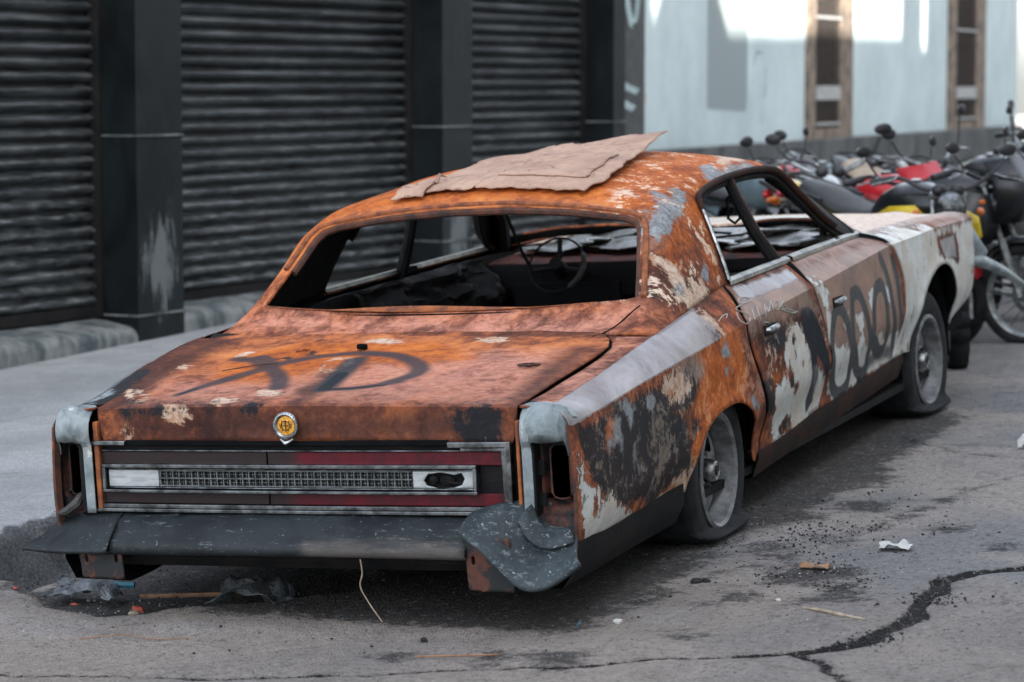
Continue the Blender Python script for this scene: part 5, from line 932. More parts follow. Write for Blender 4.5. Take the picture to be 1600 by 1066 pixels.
# ---- floor, firewall, dashboard, cowl, bonnet, seats, steering wheel, rods
g = G().box((0, 1.05, .17), (1.8, 4.9, .03)); g.box((0, 2.55, .5), (1.6, .03, .66)); g.box((0, -.33, .5), (1.5, .02, .6)); g.box((0, 4.0, .55), (1.5, .04, .4)); g.box((0, 3.0, .25), (.5, 1.2, .3)); g.build('floor_pan', M['soot'], CAR)
for s in (1, -1):
    for yc_, R_ in ((.02, .43), (3.25, .46)):
        an = np.linspace(-.1, math.pi + .1, 30); zz = np.minimum(.25 + R_ * np.sin(an), .50 if yc_ < 1 else .71); A = np.array([np.c_[0 * an + s * x, yc_ + R_ * np.cos(an), zz] for x in (.905, .80, .58)])
        g = G().grid(A); A2 = np.array([np.c_[0 * an + s * .58, yc_ + R_ * np.cos(an), zz], np.c_[0 * an + s * .58, yc_ + R_ * np.cos(an), .12 + 0 * zz]]); g.grid(A2); g.build('wheel_well', M['black'], CAR, thick=.004)
    G().box((s * .74, 3.93, .52), (.28, .35, .42)).build('inner_fender', M['black'], CAR)
def dashmat():
    k = N('burnt_dash', .85, 0, .2); sep = k.n('ShaderNodeSeparateXYZ'); k.put(sep.inputs[0], k.co); n = k.noise(12, 5, .7)
    return k.out(k.mix(k.step(k.math('ADD', sep.outputs[2], k.math('MULTIPLY', n, .02)), .850, .858), (.007, .007, .008), k.mix(k.step(n, .4, .6), (.11, .032, .024), (.03, .02, .018))), .85, n, .003)
g = G(); xx = np.linspace(-.77, .77, 50); pr_ = [(1.98, .70), (1.97, .80), (1.99, .845), (2.06, .858), (2.2, .862), (2.45, .87)]; A = np.zeros((len(pr_), 50, 3))
for i, (y, z) in enumerate(pr_): A[i, :, 0] = xx; A[i, :, 1] = y + .01 * vnoise(np.c_[xx, xx * 0 + i], 4); A[i, :, 2] = z + .008 * vnoise(np.c_[xx, xx * 0 + i * .7], 6, 3)
g.grid(A); g.box((-.38, 1.98, .66), (.5, .06, .2)); db = g.build('dashboard', dashmat(), CAR)
# steering wheel: thin hoop with a fat burnt rim segment, spoke and boss
def steer():
    c = Vector((-.40, 1.90, .845)); R = Matrix.Rotation(rad(62), 3, 'X'); P = []
    for a in np.linspace(0, 2 * math.pi, 41): P.append(c + R @ Vector((.128 * math.cos(a), .128 * math.sin(a), 0)))
    sw = G().tube(P, .005, 8).build('steering_wheel', M['soot'], CAR)
    P2 = [c + R @ Vector((.128 * math.cos(a), .128 * math.sin(a), 0)) for a in np.linspace(-1.0, .45, 14)]
    G().tube(P2, [.006] + [.013] * 12 + [.006], 8).build('rim_cover', M['bumper'], sw)
    G().tube([c + R @ Vector((0, .126, 0)), c + R @ Vector((0, .02, -.03))], [.011, .014], 8).build('spoke', M['soot'], sw)
    G().tube([c + R @ Vector((-.12, -.03, 0)), c + R @ Vector((0, 0, -.03)), c + R @ Vector((.12, -.03, 0))], .010, 8).build('spoke', M['soot'], sw)
    G().lathe([(.0001, .02), (.03, .02), (.035, -.03), (.028, -.2)], 14, c=c, R=R).build('column', M['soot'], sw)
steer()
G().tube([(-.50,1.40,1.30),(-.52,1.62,1.12),(-.50,1.75,.92),(-.46,1.8,.80)], .0085, 6).build('hanging_rod', M['soot'], CAR)
for s in (1, -1):
    for y0 in (1.0,):
        g = G()
        for x in np.linspace(.12, .68, 6): g.tube([(s * x, y0 + .45, .40), (s * x, y0 + .02, .37), (s * x, y0 - .10, .68)], .008, 5)
        g.tube([(s * .10, y0 - .1, .66), (s * .14, y0 - .1, .70), (s * .66, y0 - .1, .70), (s * .70, y0 - .1, .66), (s * .70, y0 + .0, .38)], .014, 6); g.tube([(s * .10, y0 - .1, .66), (s * .10, y0, .38), (s * .1, y0 + .5, .40), (s * .7, y0 + .5, .40), (s * .7, y0, .38)], .014, 6)
        g.build('seat_frame', M['sootrust'], CAR)
# bonnet
hd_o = [(.803, 2.50), (.803, 4.12), (.6, 4.17), (.3, 4.19)]; hb = [(.3, 2.80), (.6, 2.70)]
hood = panel('bonnet', hd_o + [(-x, y) for x, y in hd_o[::-1]] + [(-x, y) for x, y in hb[::-1]] + hb, [], lambda P: np.c_[P[:, 0], P[:, 1], deckz(P[:, 0], P[:, 1]) + .004 * fbm(P, 2, 3)], .03, M['body'], CAR, 'HOOD', thick=.006, inner=M['soot'], fix=UP)
g = G(); xx = np.linspace(-.83, .83, 30)
g.grid(np.array([np.c_[xx, 2.35 + .3 * (1 - (xx / .83) ** 2), 0 * xx + .855], np.c_[xx, 2.48 + .27 * (1 - (xx / .83) ** 2), 0 * xx + .878], np.c_[xx, 2.54 + .27 * (1 - (xx / .83) ** 2), 0 * xx + .872]])); g.build('cowl', M['rustbrown'], CAR)
# collapsed windscreen: crumpled grey laminated sheet lying over dash and cowl
def screen():
    k = N('crazed_windscreen_glass', .35, 0, .6); n = k.noise(7, 5, .7); v = k.vor(45, 'DISTANCE_TO_EDGE'); c = k.mix(k.step(n, .3, .65), (.40, .42, .41), (.14, .15, .15)); c = k.mix(k.step(v, .06, .0), c, (.07, .075, .075)); mat = k.out(c, .35, v, .003)
    rr = random.Random(9); root = empty('collapsed_windscreen', parent=CAR)
    for i, (x0, x1, y0, y1, z) in enumerate([(-.70, -.36, 2.15, 2.6, .90), (-.38, .02, 2.2, 2.72, .905), (0, .35, 2.16, 2.70, .90), (.33, .72, 2.12, 2.60, .895), (-.6, -.1, 2.5, 2.8, .925), (.1, .6, 2.45, 2.72, .925)]):
        n_ = 12; A = np.zeros((n_, n_, 3)); sk = rr.uniform(-.1, .1)
        for a in range(n_):
            for b in range(n_):
                u, v_ = a / (n_ - 1), b / (n_ - 1); ed = .03 * math.sin(a * 2.1 + i) * (b in (0, n_ - 1)) + .03 * math.sin(b * 1.7 + i)
                A[a, b] = (x0 + (x1 - x0) * u + ed + sk * v_, y0 + (y1 - y0) * v_ + .03 * math.sin(u * 9 + i), z + .03 * (u - .5) * rr.choice((1, 1)) + .012 * math.sin(u * 7 + v_ * 5 + i * 2) + .018 * (v_ - .5))
        G().grid(A, True).build('glass_sheet', mat, root, thick=.005)
    g = G(); 
    for x in (.25, .62): g.tube([(x, 2.60, .905), (x - .1, 2.42, .93), (x - .42, 2.30, .915)], .006, 5)
    g.build('wiper_arm', M['soot'], root)
screen()
def junk():
    k = N('burnt_door_card', .9, 0, .2); n = k.noise(9, 8, .75, .6); mat = k.out(k.mix(k.step(n, .55, .62), (.010, .010, .011), k.mix(k.step(n, .6, .72), (.05, .04, .035), (.26, .25, .24))), .9, n, .01)
    ys_ = np.linspace(.55, 1.95, 40); zz = np.linspace(0, 1, 12); A = np.zeros((40, 12, 3)); P = np.array([(y, t) for y in ys_ for t in zz]); h = fbm(P, 5, 4, 2); h2 = fbm(P, 7, 4, 8)
    A[:, :, 0] = (-.76 + .10 * P[:, 1] + .035 * h).reshape(40, 12); A[:, :, 1] = (P[:, 0] + .02 * h2).reshape(40, 12); A[:, :, 2] = (.845 - .20 * P[:, 1] + .02 * P[:, 0] + .035 * h2 * P[:, 1]).reshape(40, 12)
    G().grid(A).build('door_card_remains', mat, CAR, thick=.006)
    g = G(); rr = random.Random(4)
    for i in range(14):
        y = rr.uniform(.4, 1.8); x = rr.uniform(-.7, .5); g.tube(crv([(x + rr.uniform(-.1, .1) * j, y + .09 * j, .62 + rr.uniform(-.02, .08)) for j in range(4)], 4), .004, 5)
    g.build('burnt_wiring', M['sootrust'], CAR)
junk()
G().tube([(.80,1.93,.90),(.775,2.05,.915),(.755,2.12,.955),(.735,2.19,1.005)], .016, 8).build('bent_vent_frame', M['soot'], CAR)
g = G().tube([(.72,.62,.86),(.74,.75,.872),(.77,.9,.868),(.76,1.0,.85)], [.01,.018,.014,.01], 6); g.build('melted_trim', M['soot'], CAR)
g = G().tube([(.60,1.35,1.26),(.60,1.36,1.14)], .005, 5); g.tube([(.575,1.36,1.14),(.575,1.37,1.06),(.60,1.375,1.04),(.625,1.37,1.06),(.625,1.36,1.14),(.6,1.355,1.16),(.575,1.36,1.14)], .007, 5); g.build('belt_anchor', M['soot'], CAR)
G().box(tuple(side([2.02], [W + .02], 1)[0] + np.array([.01, 0, .012])), (.03, .05, .02)).build('mirror_stub', M['soot'], CAR, bevel=.004)
# bent front bumper end sticking out past the nose
sheet([[(.90,4.18,.66),(.97,4.30,.625),(1.03,4.50,.545),(1.07,4.72,.455)],[(.915,4.16,.63),(.99,4.28,.595),(1.06,4.48,.515),(1.09,4.72,.435)],[(.90,4.18,.60),(.975,4.30,.565),(1.045,4.50,.49),(1.08,4.72,.425)]], 'front_bumper', M['cap'], n=20, thick=.01)
sheet([[(.90,4.16,.80),(.92,4.24,.78),(.93,4.30,.70)],[(.92,4.14,.72),(.95,4.24,.70),(.97,4.32,.66)],[(.91,4.14,.64),(.93,4.22,.62),(.96,4.32,.62)]], 'headlamp_surround', M['cap'], n=10, thick=.01)
g = G().tube([(-.9,4.28,.50),(0,4.36,.50),(.9,4.24,.52)], .06, 8, sx=.6); g.build('front_bumper_beam', M['soot'], CAR)
# ---- wheels
def wheelset(x, y, z, s, steer_=0, ph=.7):
    root = empty('wheel', (s * x, y, z), (0, 0, steer_ + (math.pi if s < 0 else 0)), CAR)      # local +x is outboard
    R0, Rr, wd = .335, .205, .20
    prof = [(Rr - .005, -.005), (Rr + .012, .004), (Rr + .04, .012), (Rr + .08, .014), (R0 - .025, .004), (R0 - .008, -.012), (R0, -.03), (R0 + .002, -wd / 2), (R0, -wd + .03), (R0 - .02, -wd + .008), (Rr + .05, -wd), (Rr, -wd + .01)]
    pp = crv([(h, r) for r, h in prof], 3); n = 96; V = []; 
    for j, (h, r) in enumerate(pp):
        for k in range(n):
            a = 2 * math.pi * k / n; rr = r
            if r > R0 - .012: rr -= .006 * (k % 3 == 0) * (1 if -.17 < h < -.01 else 0)
            yy, zz = rr * math.cos(a), rr * math.sin(a); fl = -z + .004 + (.0)
            if zz < fl + .055:                    # flat: the rubber folds onto the road and bulges out
                t = (fl + .055 - zz) / (.055 + max(.001, R0 - z)); zn = fl + .055 * (1 - min(1, t * 1.15)) ** 1.3; zn = max(zn, fl)
                out = .045 * math.sin(min(1, t * 1.3) * math.pi) ** .8 if h > -.08 else -.03 * math.sin(min(1, t) * math.pi)
                h2 = h + out * (1 if r > Rr + .02 else .2); zz = max(zn, zz); yy *= 1 + .10 * min(1, t)
                V.append((h2, yy, zz)); continue
            V.append((h, yy, zz))
    m = len(pp); F_ = [(j * n + k, j * n + (k + 1) % n, (j + 1) * n + (k + 1) % n, (j + 1) * n + k) for j in range(m - 1) for k in range(n)]
    mk('tyre', V, [f_[::-1] for f_ in F_], M['rubber'], root, sharp=40)
    g = G().lathe([(Rr + .004, -.004), (Rr + .006, .010), (Rr - .004, .014), (Rr - .012, .006), (Rr - .016, -.02), (Rr - .026, -.05), (Rr - .030, -.075)], 56, axis='x'); g.F = [f_[::-1] for f_ in g.F]
    g.lathe([(Rr - .03, -.075), (Rr - .028, -.15)], 56, axis='x'); rim = g.build('rim', M['alloy'], root, thick=.004, off=-1)
    G().tube([(.008, (Rr + .001) * math.cos(a), (Rr + .001) * math.sin(a)) for a in np.linspace(0, 2 * math.pi, 65)], .0065, 6, cap=False).build('rim_lip', M['chrome'], rim)
    G().tube([(-.050, (Rr - .023) * math.cos(a), (Rr - .023) * math.sin(a)) for a in np.linspace(0, 2 * math.pi, 65)], .0035, 6, cap=False).build('rim_step', M['dullchrome'], rim)
    slots = []
    for k in range(5):
        a0 = 2 * math.pi * k / 5 + ph
        if s < 0: a0 += .3
        q = []
        for t in np.linspace(0, 2 * math.pi, 22, endpoint=False):
            rr = .118 + .032 * math.sin(t); an = a0 + .29 * math.cos(t) * (1 - .05 * math.sin(t)); q.append((rr * math.cos(an), rr * math.sin(an)))
        slots.append(q)
    ol = [((Rr - .030) * math.cos(a), (Rr - .030) * math.sin(a)) for a in np.linspace(0, 2 * math.pi, 60, endpoint=False)]
    def dish(P):
        r = np.hypot(P[:, 0], P[:, 1]); d = np.interp(r, [0, .05, .075, .10, .14, .165, .176], [-.052, -.052, -.060, -.052, -.046, -.058, -.074]); sl = np.full(len(P), -1.)
        for q in slots: sl = np.maximum(sl, sdf_poly(P, q))
        d = d - .010 * sst((sl + .014) / .014); return np.c_[d, P[:, 0], P[:, 1]]
    panel('wheel_disc', ol, slots, dish, .0085, M['alloy'], rim, thick=.004, fix=lambda X: np.array([1., 0, 0]), sharp=50)
    g = G().lathe([(.044, -.055), (.044, -.03), (.040, -.012), (.036, .0), (.030, .004), (.026, .001), (.0001, .001)], 28, axis='x'); g.F = [f_[::-1] for f_ in g.F]; hc = g.build('hub_cap', M['chrome'], root)
    g = G(); t_ = [(.0032, .016 * math.cos(a), .016 * math.sin(a)) for a in np.linspace(0, 2 * math.pi, 25)]; g.tube(t_, .0016, 5, cap=False)
    g.box((.003, 0, .0), (.002, .004, .022)); g.box((.003, 0, .0), (.002, .018, .004)); g.build('hub_emblem', M['sootrust'], hc)
    for k in range(5): a = 2 * math.pi * k / 5; G().lathe([(.009, -.055), (.009, -.035), (.005, -.03), (.0001, -.03)], 6, c=(0, .062 * math.cos(a), .062 * math.sin(a)), axis='x').build('wheel_nut', M['dullchrome'], rim)
    g = G().lathe([(.16, -.14), (.16, -.09), (.05, -.085)], 24, axis='x'); g.build('brake_drum', M['rustbrown'], root)
    return root
wheelset(.925, 0, .245, 1); wheelset(.925, 0, .255, -1); wheelset(.93, 3.15, .25, 1, rad(-3), .09); wheelset(.93, 3.15, .26, -1, rad(-3))

def bend_tail():                               # the wreck's tail is knocked askew: left corner pushed in, right corner out
    for o in CAR.children_recursive:
        if o.type != 'MESH' or not o.name.split('.')[0] in ('quarter_panel', 'trunk_lid', 'trunk_gutter', 'tail_cap', 'cap_return', 'lamp_housing', 'lamp_bracket', 'screw', 'grommet', 'edge_flange', 'lid_edge_strip', 'gap_filler', 'lower_valance'): continue
        n = len(o.data.vertices); V = np.zeros(n * 3); o.data.vertices.foreach_get('co', V); V = V.reshape(-1, 3); x, y = V[:, 0].copy(), V[:, 1]
        V[:, 0] += .088 * sst((-y - .85) / .68) * sst((-x - .35) / .4) * np.where(x < -.85, .85, 1) + .030 * sst((-y - .6) / .9) * sst((x - .86) / .07)
        V[:, 0] -= .03 * np.exp(-((y + .55) / .4) ** 2) * sst((-x - .7) / .15); V[:, 2] += .018 * np.exp(-((y + .6) / .45) ** 2) * sst((-x - .6) / .25)
        o.data.vertices.foreach_set('co', V.ravel()); o.data.update()
bend_tail()
# ================================================================ PARKED MOTORCYCLES
def paintm(name, c, rough=.3): return simple(name, c, tuple(x * .7 for x in c), 5, rough, 0, 0, spec=.5, rv=.1)
MP = {'red': paintm('red_bike_paint', (.50, .02, .03)), 'black': paintm('black_bike_paint', (.012, .014, .016)), 'silver': paintm('silver_bike_paint', (.42, .45, .46)), 'blue': paintm('blue_grey_bike_paint', (.12, .17, .19)), 'white': paintm('white_bike_paint', (.55, .56, .54)), 'yellow': paintm('yellow_bike_paint', (.70, .50, .02)), 'darkgreen': paintm('dark_teal_bike_paint', (.02, .05, .055))}
M['seat'] = simple('black_vinyl', (.012, .013, .014), (.02, .02, .02), 8, .55, 0, .001); M['plasticblack'] = simple('black_plastic', (.012, .013, .015), (.022, .023, .025), 8, .5, 0, 0)
M['mirrorglass'] = simple('mirror_glass', (.6, .62, .62), None, 5, .06, 1, 0); M['orangelens'] = simple('orange_lens', (.65, .16, .02), None, 5, .3, 0, 0); M['redlens'] = simple('red_lens', (.45, .01, .015), None, 5, .25, 0, 0)
M['tan'] = simple('tan_seat_cover', (.42, .34, .25), (.3, .24, .18), 8, .6, 0, 0)
def ellips(g, c, r, n=8, ry=0, rz=0):
    b = G().ball((0, 0, 0), r, n); R = np.array(Matrix.Rotation(rz, 3, 'Z') @ Matrix.Rotation(ry, 3, 'Y')); return g.add(np.array(b.V) @ R.T + np.array(c), b.F)
def moto(x, y, head, label, body, seat='seat', steer_=.3, lean=.12, kind='street', accent=None, mir=(0, 0), tall=0, knob=False, rimm='dullchrome'):
    z = float(gnd(x, y)); r = empty('motorcycle', (x, y, z), (lean, 0, head)); tag(r, label, 'motorcycle', 'motorcycles parked in a row ahead of the burnt car')
    r.scale = (1.0, 1.0, 1.0); r.rotation_mode = 'ZYX'; r.rotation_euler = (lean, 0, head)
    R0 = .30; b = MP[body]
    def wh(cx, st, par):
        w_ = empty('wheel', (cx, 0, R0), (0, 0, st), par)
        prof = [(.235, -.03), (.255, -.045), (.28, -.045), (.297, -.02), (.302, 0), (.297, .02), (.28, .045), (.255, .045), (.235, .03)]
        if knob:
            g = G(); n = 60; pp = prof; V = []
            for (rr, h) in pp:
                for k in range(n): a = 2 * math.pi * k / n; q = rr - (.016 if (k % 3 == 0 and rr > .27) else 0); V.append((q * math.cos(a), h * 1.15, q * math.sin(a)))
            g.add(V, [(i * n + k, (i + 1) * n + k, (i + 1) * n + (k + 1) % n, i * n + (k + 1) % n) for i in range(len(pp) - 1) for k in range(n)])
            g.build('tyre', M['rubber'], w_)
        else: G().lathe([(a, b_) for a, b_ in prof], 36, axis='y').build('tyre', M['rubber'], w_)
        G().lathe([(.237, -.03), (.222, -.02), (.218, 0), (.222, .02), (.237, .03)], 36, axis='y').build('rim', M[rimm], w_)
        g = G().lathe([(.001, -.05), (.035, -.05), (.035, .05), (.001, .05)], 14, axis='y')
        for k in range(18):
            a = 2 * math.pi * k / 18; g.tube([(.03 * math.cos(a + .4), .03 * (-1) ** k, .03 * math.sin(a + .4)), (.225 * math.cos(a), 0, .225 * math.sin(a))], .0028, 4)
        g.build('spokes', M['dullchrome'], w_)
        g = G().lathe([(.09, .055), (.12, .055), (.12, .058), (.09, .058)], 24, axis='y', close=True); g.build('brake_disc', M['dullchrome'], w_); return w_
    # steering assembly
    st = empty('steering', (.45, 0, 0), (0, 0, steer_), r)
    wh(.22, 0, st); wh(-.66, 0, r)
    g = G()
    for s in (1, -1): g.tube([(.22, s * .08, .30), (.10, s * .08, .62)], .024, 8); g.tube([(.10, s * .08, .62), (-.02, s * .08, .95)], .017, 8)
    g.box((-.01, 0, .93), (.06, .20, .025)); g.box((.04, 0, .80), (.06, .20, .03)); g.build('fork', M['dullchrome'], st)
    an = np.linspace(.5, 2.7, 14); A = np.array([np.c_[.22 + .325 * np.cos(an), 0 * an + yy, .30 + (.325 + dz + (.09 if kind == 'trail' else 0)) * np.sin(an)] for yy, dz in ((-.06, -.02), (-.035, .005), (0, .012), (.035, .005), (.06, -.02))])
    G().grid(A).build('front_mudguard', b if kind != 'chopper' else M['plasticblack'], st, thick=.004)
    hz = .99 + tall
    g = G().tube(crv([(-.16, -.38, hz + .0), (-.08, -.25, hz + .03), (-.02, -.1, hz - .03), (-.02, .1, hz - .03), (-.08, .25, hz + .03), (-.16, .38, hz + .0)], 6), .012, 8); hb = g.build('handlebar', M['dullchrome' if tall else 'plasticblack'], st)
    for s in (1, -1):
        G().tube([(-.11, s * .29, hz + .02), (-.165, s * .39, hz - .002)], .02, 10).build('grip', M['plasticblack'], hb)
        G().tube(crv([(-.08, s * .26, hz + .035), (-.0, s * .30, hz + .03), (-.06, s * .40, hz + .0)], 4), .006, 6).build('brake_lever', M['dullchrome'], hb)
        hgt = mir[0 if s > 0 else 1]
        if hgt is not None:
            m_ = G().tube(crv([(-.06, s * .22, hz + .03), (-.05, s * .27, hz + .07), (-.07, s * .31, hz + .12 + hgt)], 5), .006, 6); m_ = m_.build('mirror', M['plasticblack'], hb)
            c_ = (-.07, s * .33, hz + .165 + hgt); g = G(); ellips(g, c_, (.014, .050, .034), 6, rz=s * .3); g.build('mirror_shell', M['plasticblack'], m_)
            g = G(); ellips(g, (c_[0] - .012, c_[1], c_[2]), (.007, .043, .028), 6, rz=s * .3); g.build('mirror_glass', M['mirrorglass'], m_)
        g = G(); ellips(g, (.02, s * .17, .84), (.035, .022, .022), 5); g.build('turn_signal', M['orangelens'], st)
    g = G().lathe([(.001, .07), (.06, .06), (.085, .02), (.085, .0), (.05, -.07), (.001, -.09)], 18, axis='x', c=(.10, 0, .88)); hl = g.build('headlamp', M['plasticblack'] if kind != 'street' else b, st)
    G().lathe([(.001, .085), (.05, .075), (.08, .03)], 18, axis='x', c=(.10, 0, .88)).build('headlamp_glass', M['oldchrome'], hl)
    g = G(); 
    for s in (1, -1): ellips(g, (.02, s * .05, hz - .03), (.03, .04, .035), 6)
    g.build('gauges', M['plasticblack'], st)
    # frame, engine, exhaust
    g = G()
    for s in (1, -1):
        g.tube([(.42, 0, .90), (.30, s * .10, .60), (.28, s * .13, .25), (-.15, s * .13, .24), (-.25, s * .12, .50), (-.62, s * .13, .78)], .016, 8); g.tube([(.42, 0, .88), (.0, s * .06, .74), (-.3, s * .12, .72), (-.75, s * .12, .80)], .014, 8); g.tube([(-.66, s * .09, .30), (-.20, s * .10, .36)], .02, 8); g.tube([(-.62, s * .13, .34), (-.50, s * .13, .72)], .022, 8)
    g.tube([(-.05, .14, .24), (-.02, .26, .02)], .01, 6); g.build('frame', M['plasticblack'], r)
    g = G().box((0, 0, .38), (.34, .22, .22)); g.lathe([(.001, -.16), (.09, -.16), (.10, -.13), (.10, .13), (.09, .16), (.001, .16)], 20, c=(-.04, 0, .36), axis='y')
    for k in range(7): g.box((.10 + k * .006, 0, .50 + k * .022), (.17, .19, .010))
    g.box((.12, 0, .57), (.12, .14, .18)); g.build('engine', M['alloy'], r, bevel=.006)
    g = G().tube(crv([(.20, -.04, .52), (.34, -.10, .42), (.26, -.16, .22), (-.1, -.18, .22)], 6), .02, 10); g.tube([(-.1, -.18, .22), (-.2, -.19, .25), (-.85, -.21, .36)], [.022, .045, .042], 12); g.build('exhaust', M['chrome'], r)
    # tank, seat, tail
    g = G(); T = []
    for xx_, w_, z0, z1 in [(.44, .05, .86, .90), (.38, .11, .78, .95), (.26, .145, .74, .985), (.12, .15, .72, .975), (.0, .12, .72, .92), (-.10, .07, .73, .84)]:
        T.append([(xx_, w_ * math.cos(a) * (abs(math.cos(a)) ** -.15 if abs(math.cos(a)) > .05 else 1), (z0 + z1) / 2 + (z1 - z0) / 2 * math.sin(a)) for a in np.linspace(0, 2 * math.pi, 17)])
    g.grid(np.array(T)); tk = g.build('fuel_tank', b, r); G().lathe([(.001, .012), (.03, .01), (.03, -.01)], 14, c=(.2, 0, .985)).build('fuel_cap', M['chrome'], tk)
    if accent:
        for s in (1, -1): 
            g = G().grid(np.array([[(.34, s * .138, .88), (.40, s * .11, .82)], [(.16, s * .160, .86), (.2, s * .155, .78)], [(.02, s * .132, .80), (.04, s * .13, .74)]])); g.build('tank_stripe', MP[accent], tk, thick=.01, off=0)
    T = []
    for xx_, w_, z0, z1 in [(-.04, .08, .76, .82), (-.14, .12, .75, .81), (-.32, .14, .74, .83), (-.50, .13, .78, .89), (-.68, .10, .82, .92), (-.74, .05, .85, .90)]:
        T.append([(xx_, w_ * math.cos(a), (z0 + z1) / 2 + (z1 - z0) / 2 * math.sin(a)) for a in np.linspace(0, 2 * math.pi, 15)])
    G().grid(np.array(T)).build('seat', M[seat], r)
    T = []
    for xx_, w_, z0, z1 in [(-.18, .13, .60, .74), (-.40, .135, .64, .77), (-.62, .12, .72, .83), (-.86, .07, .82, .90), (-.98, .02, .88, .91)]:
        T.append([(xx_, w_ * math.cos(a), (z0 + z1) / 2 + (z1 - z0) / 2 * math.sin(a)) for a in np.linspace(0, 2 * math.pi, 13)])
    tc = G().grid(np.array(T)).build('tail_cowl', MP[accent] if accent and kind == 'trail' else b, r)
    g = G(); ellips(g, (-.93, 0, .82), (.03, .06, .03), 6); g.build('tail_lamp', M['redlens'], tc)
    for s in (1, -1): g = G(); ellips(g, (-.86, s * .13, .80), (.02, .035, .02), 5); g.build('turn_signal', M['orangelens'], tc)
    g = G().tube(crv([(-.42, -.15, .84), (-.66, -.13, .88), (-.84, -.07, .93), (-.84, .07, .93), (-.66, .13, .88), (-.42, .15, .84)], 5), .011, 8); g.build('grab_rail', M['plasticblack'], r)
    an = np.linspace(.7, 2.6, 12); A = np.array([np.c_[-.66 + .34 * np.cos(an), 0 * an + yy, .30 + (.34 + dz) * np.sin(an)] for yy, dz in ((-.07, -.03), (0, .012), (.07, -.03))]); G().grid(A).build('rear_mudguard', M['plasticblack'], r, thick=.004)
    dq = .08 if accent else 0
    if kind in ('trail', 'faired'):
        for s in (1, -1):
            g = G().grid(np.array([[(.50, s * .17, .88 - dq), (.55, s * .15, .70), (.50, s * .14, .60 + dq)], [(.34, s * .22, .90 - dq), (.36, s * .21, .70), (.32, s * .17, .55 + dq)], [(.16, s * .17, .86 - dq), (.14, s * .16, .70), (.14, s * .14, .58 + dq)]])); g.build('side_fairing', MP[accent] if accent else b, r, thick=.008, off=0)
    if kind == 'faired': 
        g = G().grid(np.array([[(.10, -.16, .72), (.20, -.06, .72), (.20, .06, .72), (.10, .16, .72)], [(.12, -.17, .90), (.26, -.07, .90), (.26, .07, .90), (.12, .17, .90)], [(.02, -.15, 1.06), (.14, -.07, 1.08), (.14, .07, 1.08), (.02, .15, 1.06)]])); g.build('front_fairing', b, st, thick=.006)
    if kind == 'box': G().box((-.78, 0, 1.02), (.36, .38, .26)).build('top_box', M['plasticblack'], r, bevel=.03)
    return r
moto(.19, 5.38, -.6, 'black and yellow trail motorcycle with knobby tyres nearest the nose of the burnt car', 'black', steer_=-.62, kind='trail', accent='yellow', knob=True, mir=(0, None), lean=.10)
moto(.14, 6.12, -.13, 'dark faired motorcycle at the right edge behind the knobby wheel', 'black', steer_=-.12, kind='faired', mir=(.03, 0), lean=.08)
moto(-.25, 6.55, -.75, 'motorcycle with bright red tank and tail in the parked row', 'red', steer_=.35, kind='faired', mir=(0, .02))
moto(-.75, 6.95, -.95, 'silver grey motorcycle with a tan seat left of the red one', 'silver', seat='tan', steer_=-.3, tall=.06, mir=(.04, 0))
moto(.45, 7.3, -.55, 'white motorcycle with rounded bodywork behind the dark one at the right edge', 'white', steer_=.1, kind='faired', mir=(.03, .06))
moto(-1.25, 7.4, -.7, 'blue grey motorcycle with round mirror seen just right of the windscreen pillar', 'blue', steer_=.4, mir=(.02, .04), tall=.03)
moto(-.35, 7.75, -.85, 'black motorcycle with a tan seat behind the red one', 'black', seat='tan', steer_=.35, mir=(.1, .02), tall=.06)
moto(-1.1, 8.45, -1.1, 'dark teal motorcycle with black seat behind the blue grey one', 'darkgreen', steer_=-.3, mir=(.05, .02), tall=.02)
moto(-.2, 8.9, -.4, 'small black motorcycle with chrome bars at the back of the row', 'black', steer_=.6, mir=(.05, .1), tall=.09)
moto(.75, 8.5, -.8, 'silver motorcycle with large fairing farthest right in the back of the row', 'silver', steer_=.2, kind='faired', mir=(.05, .05), tall=.02)
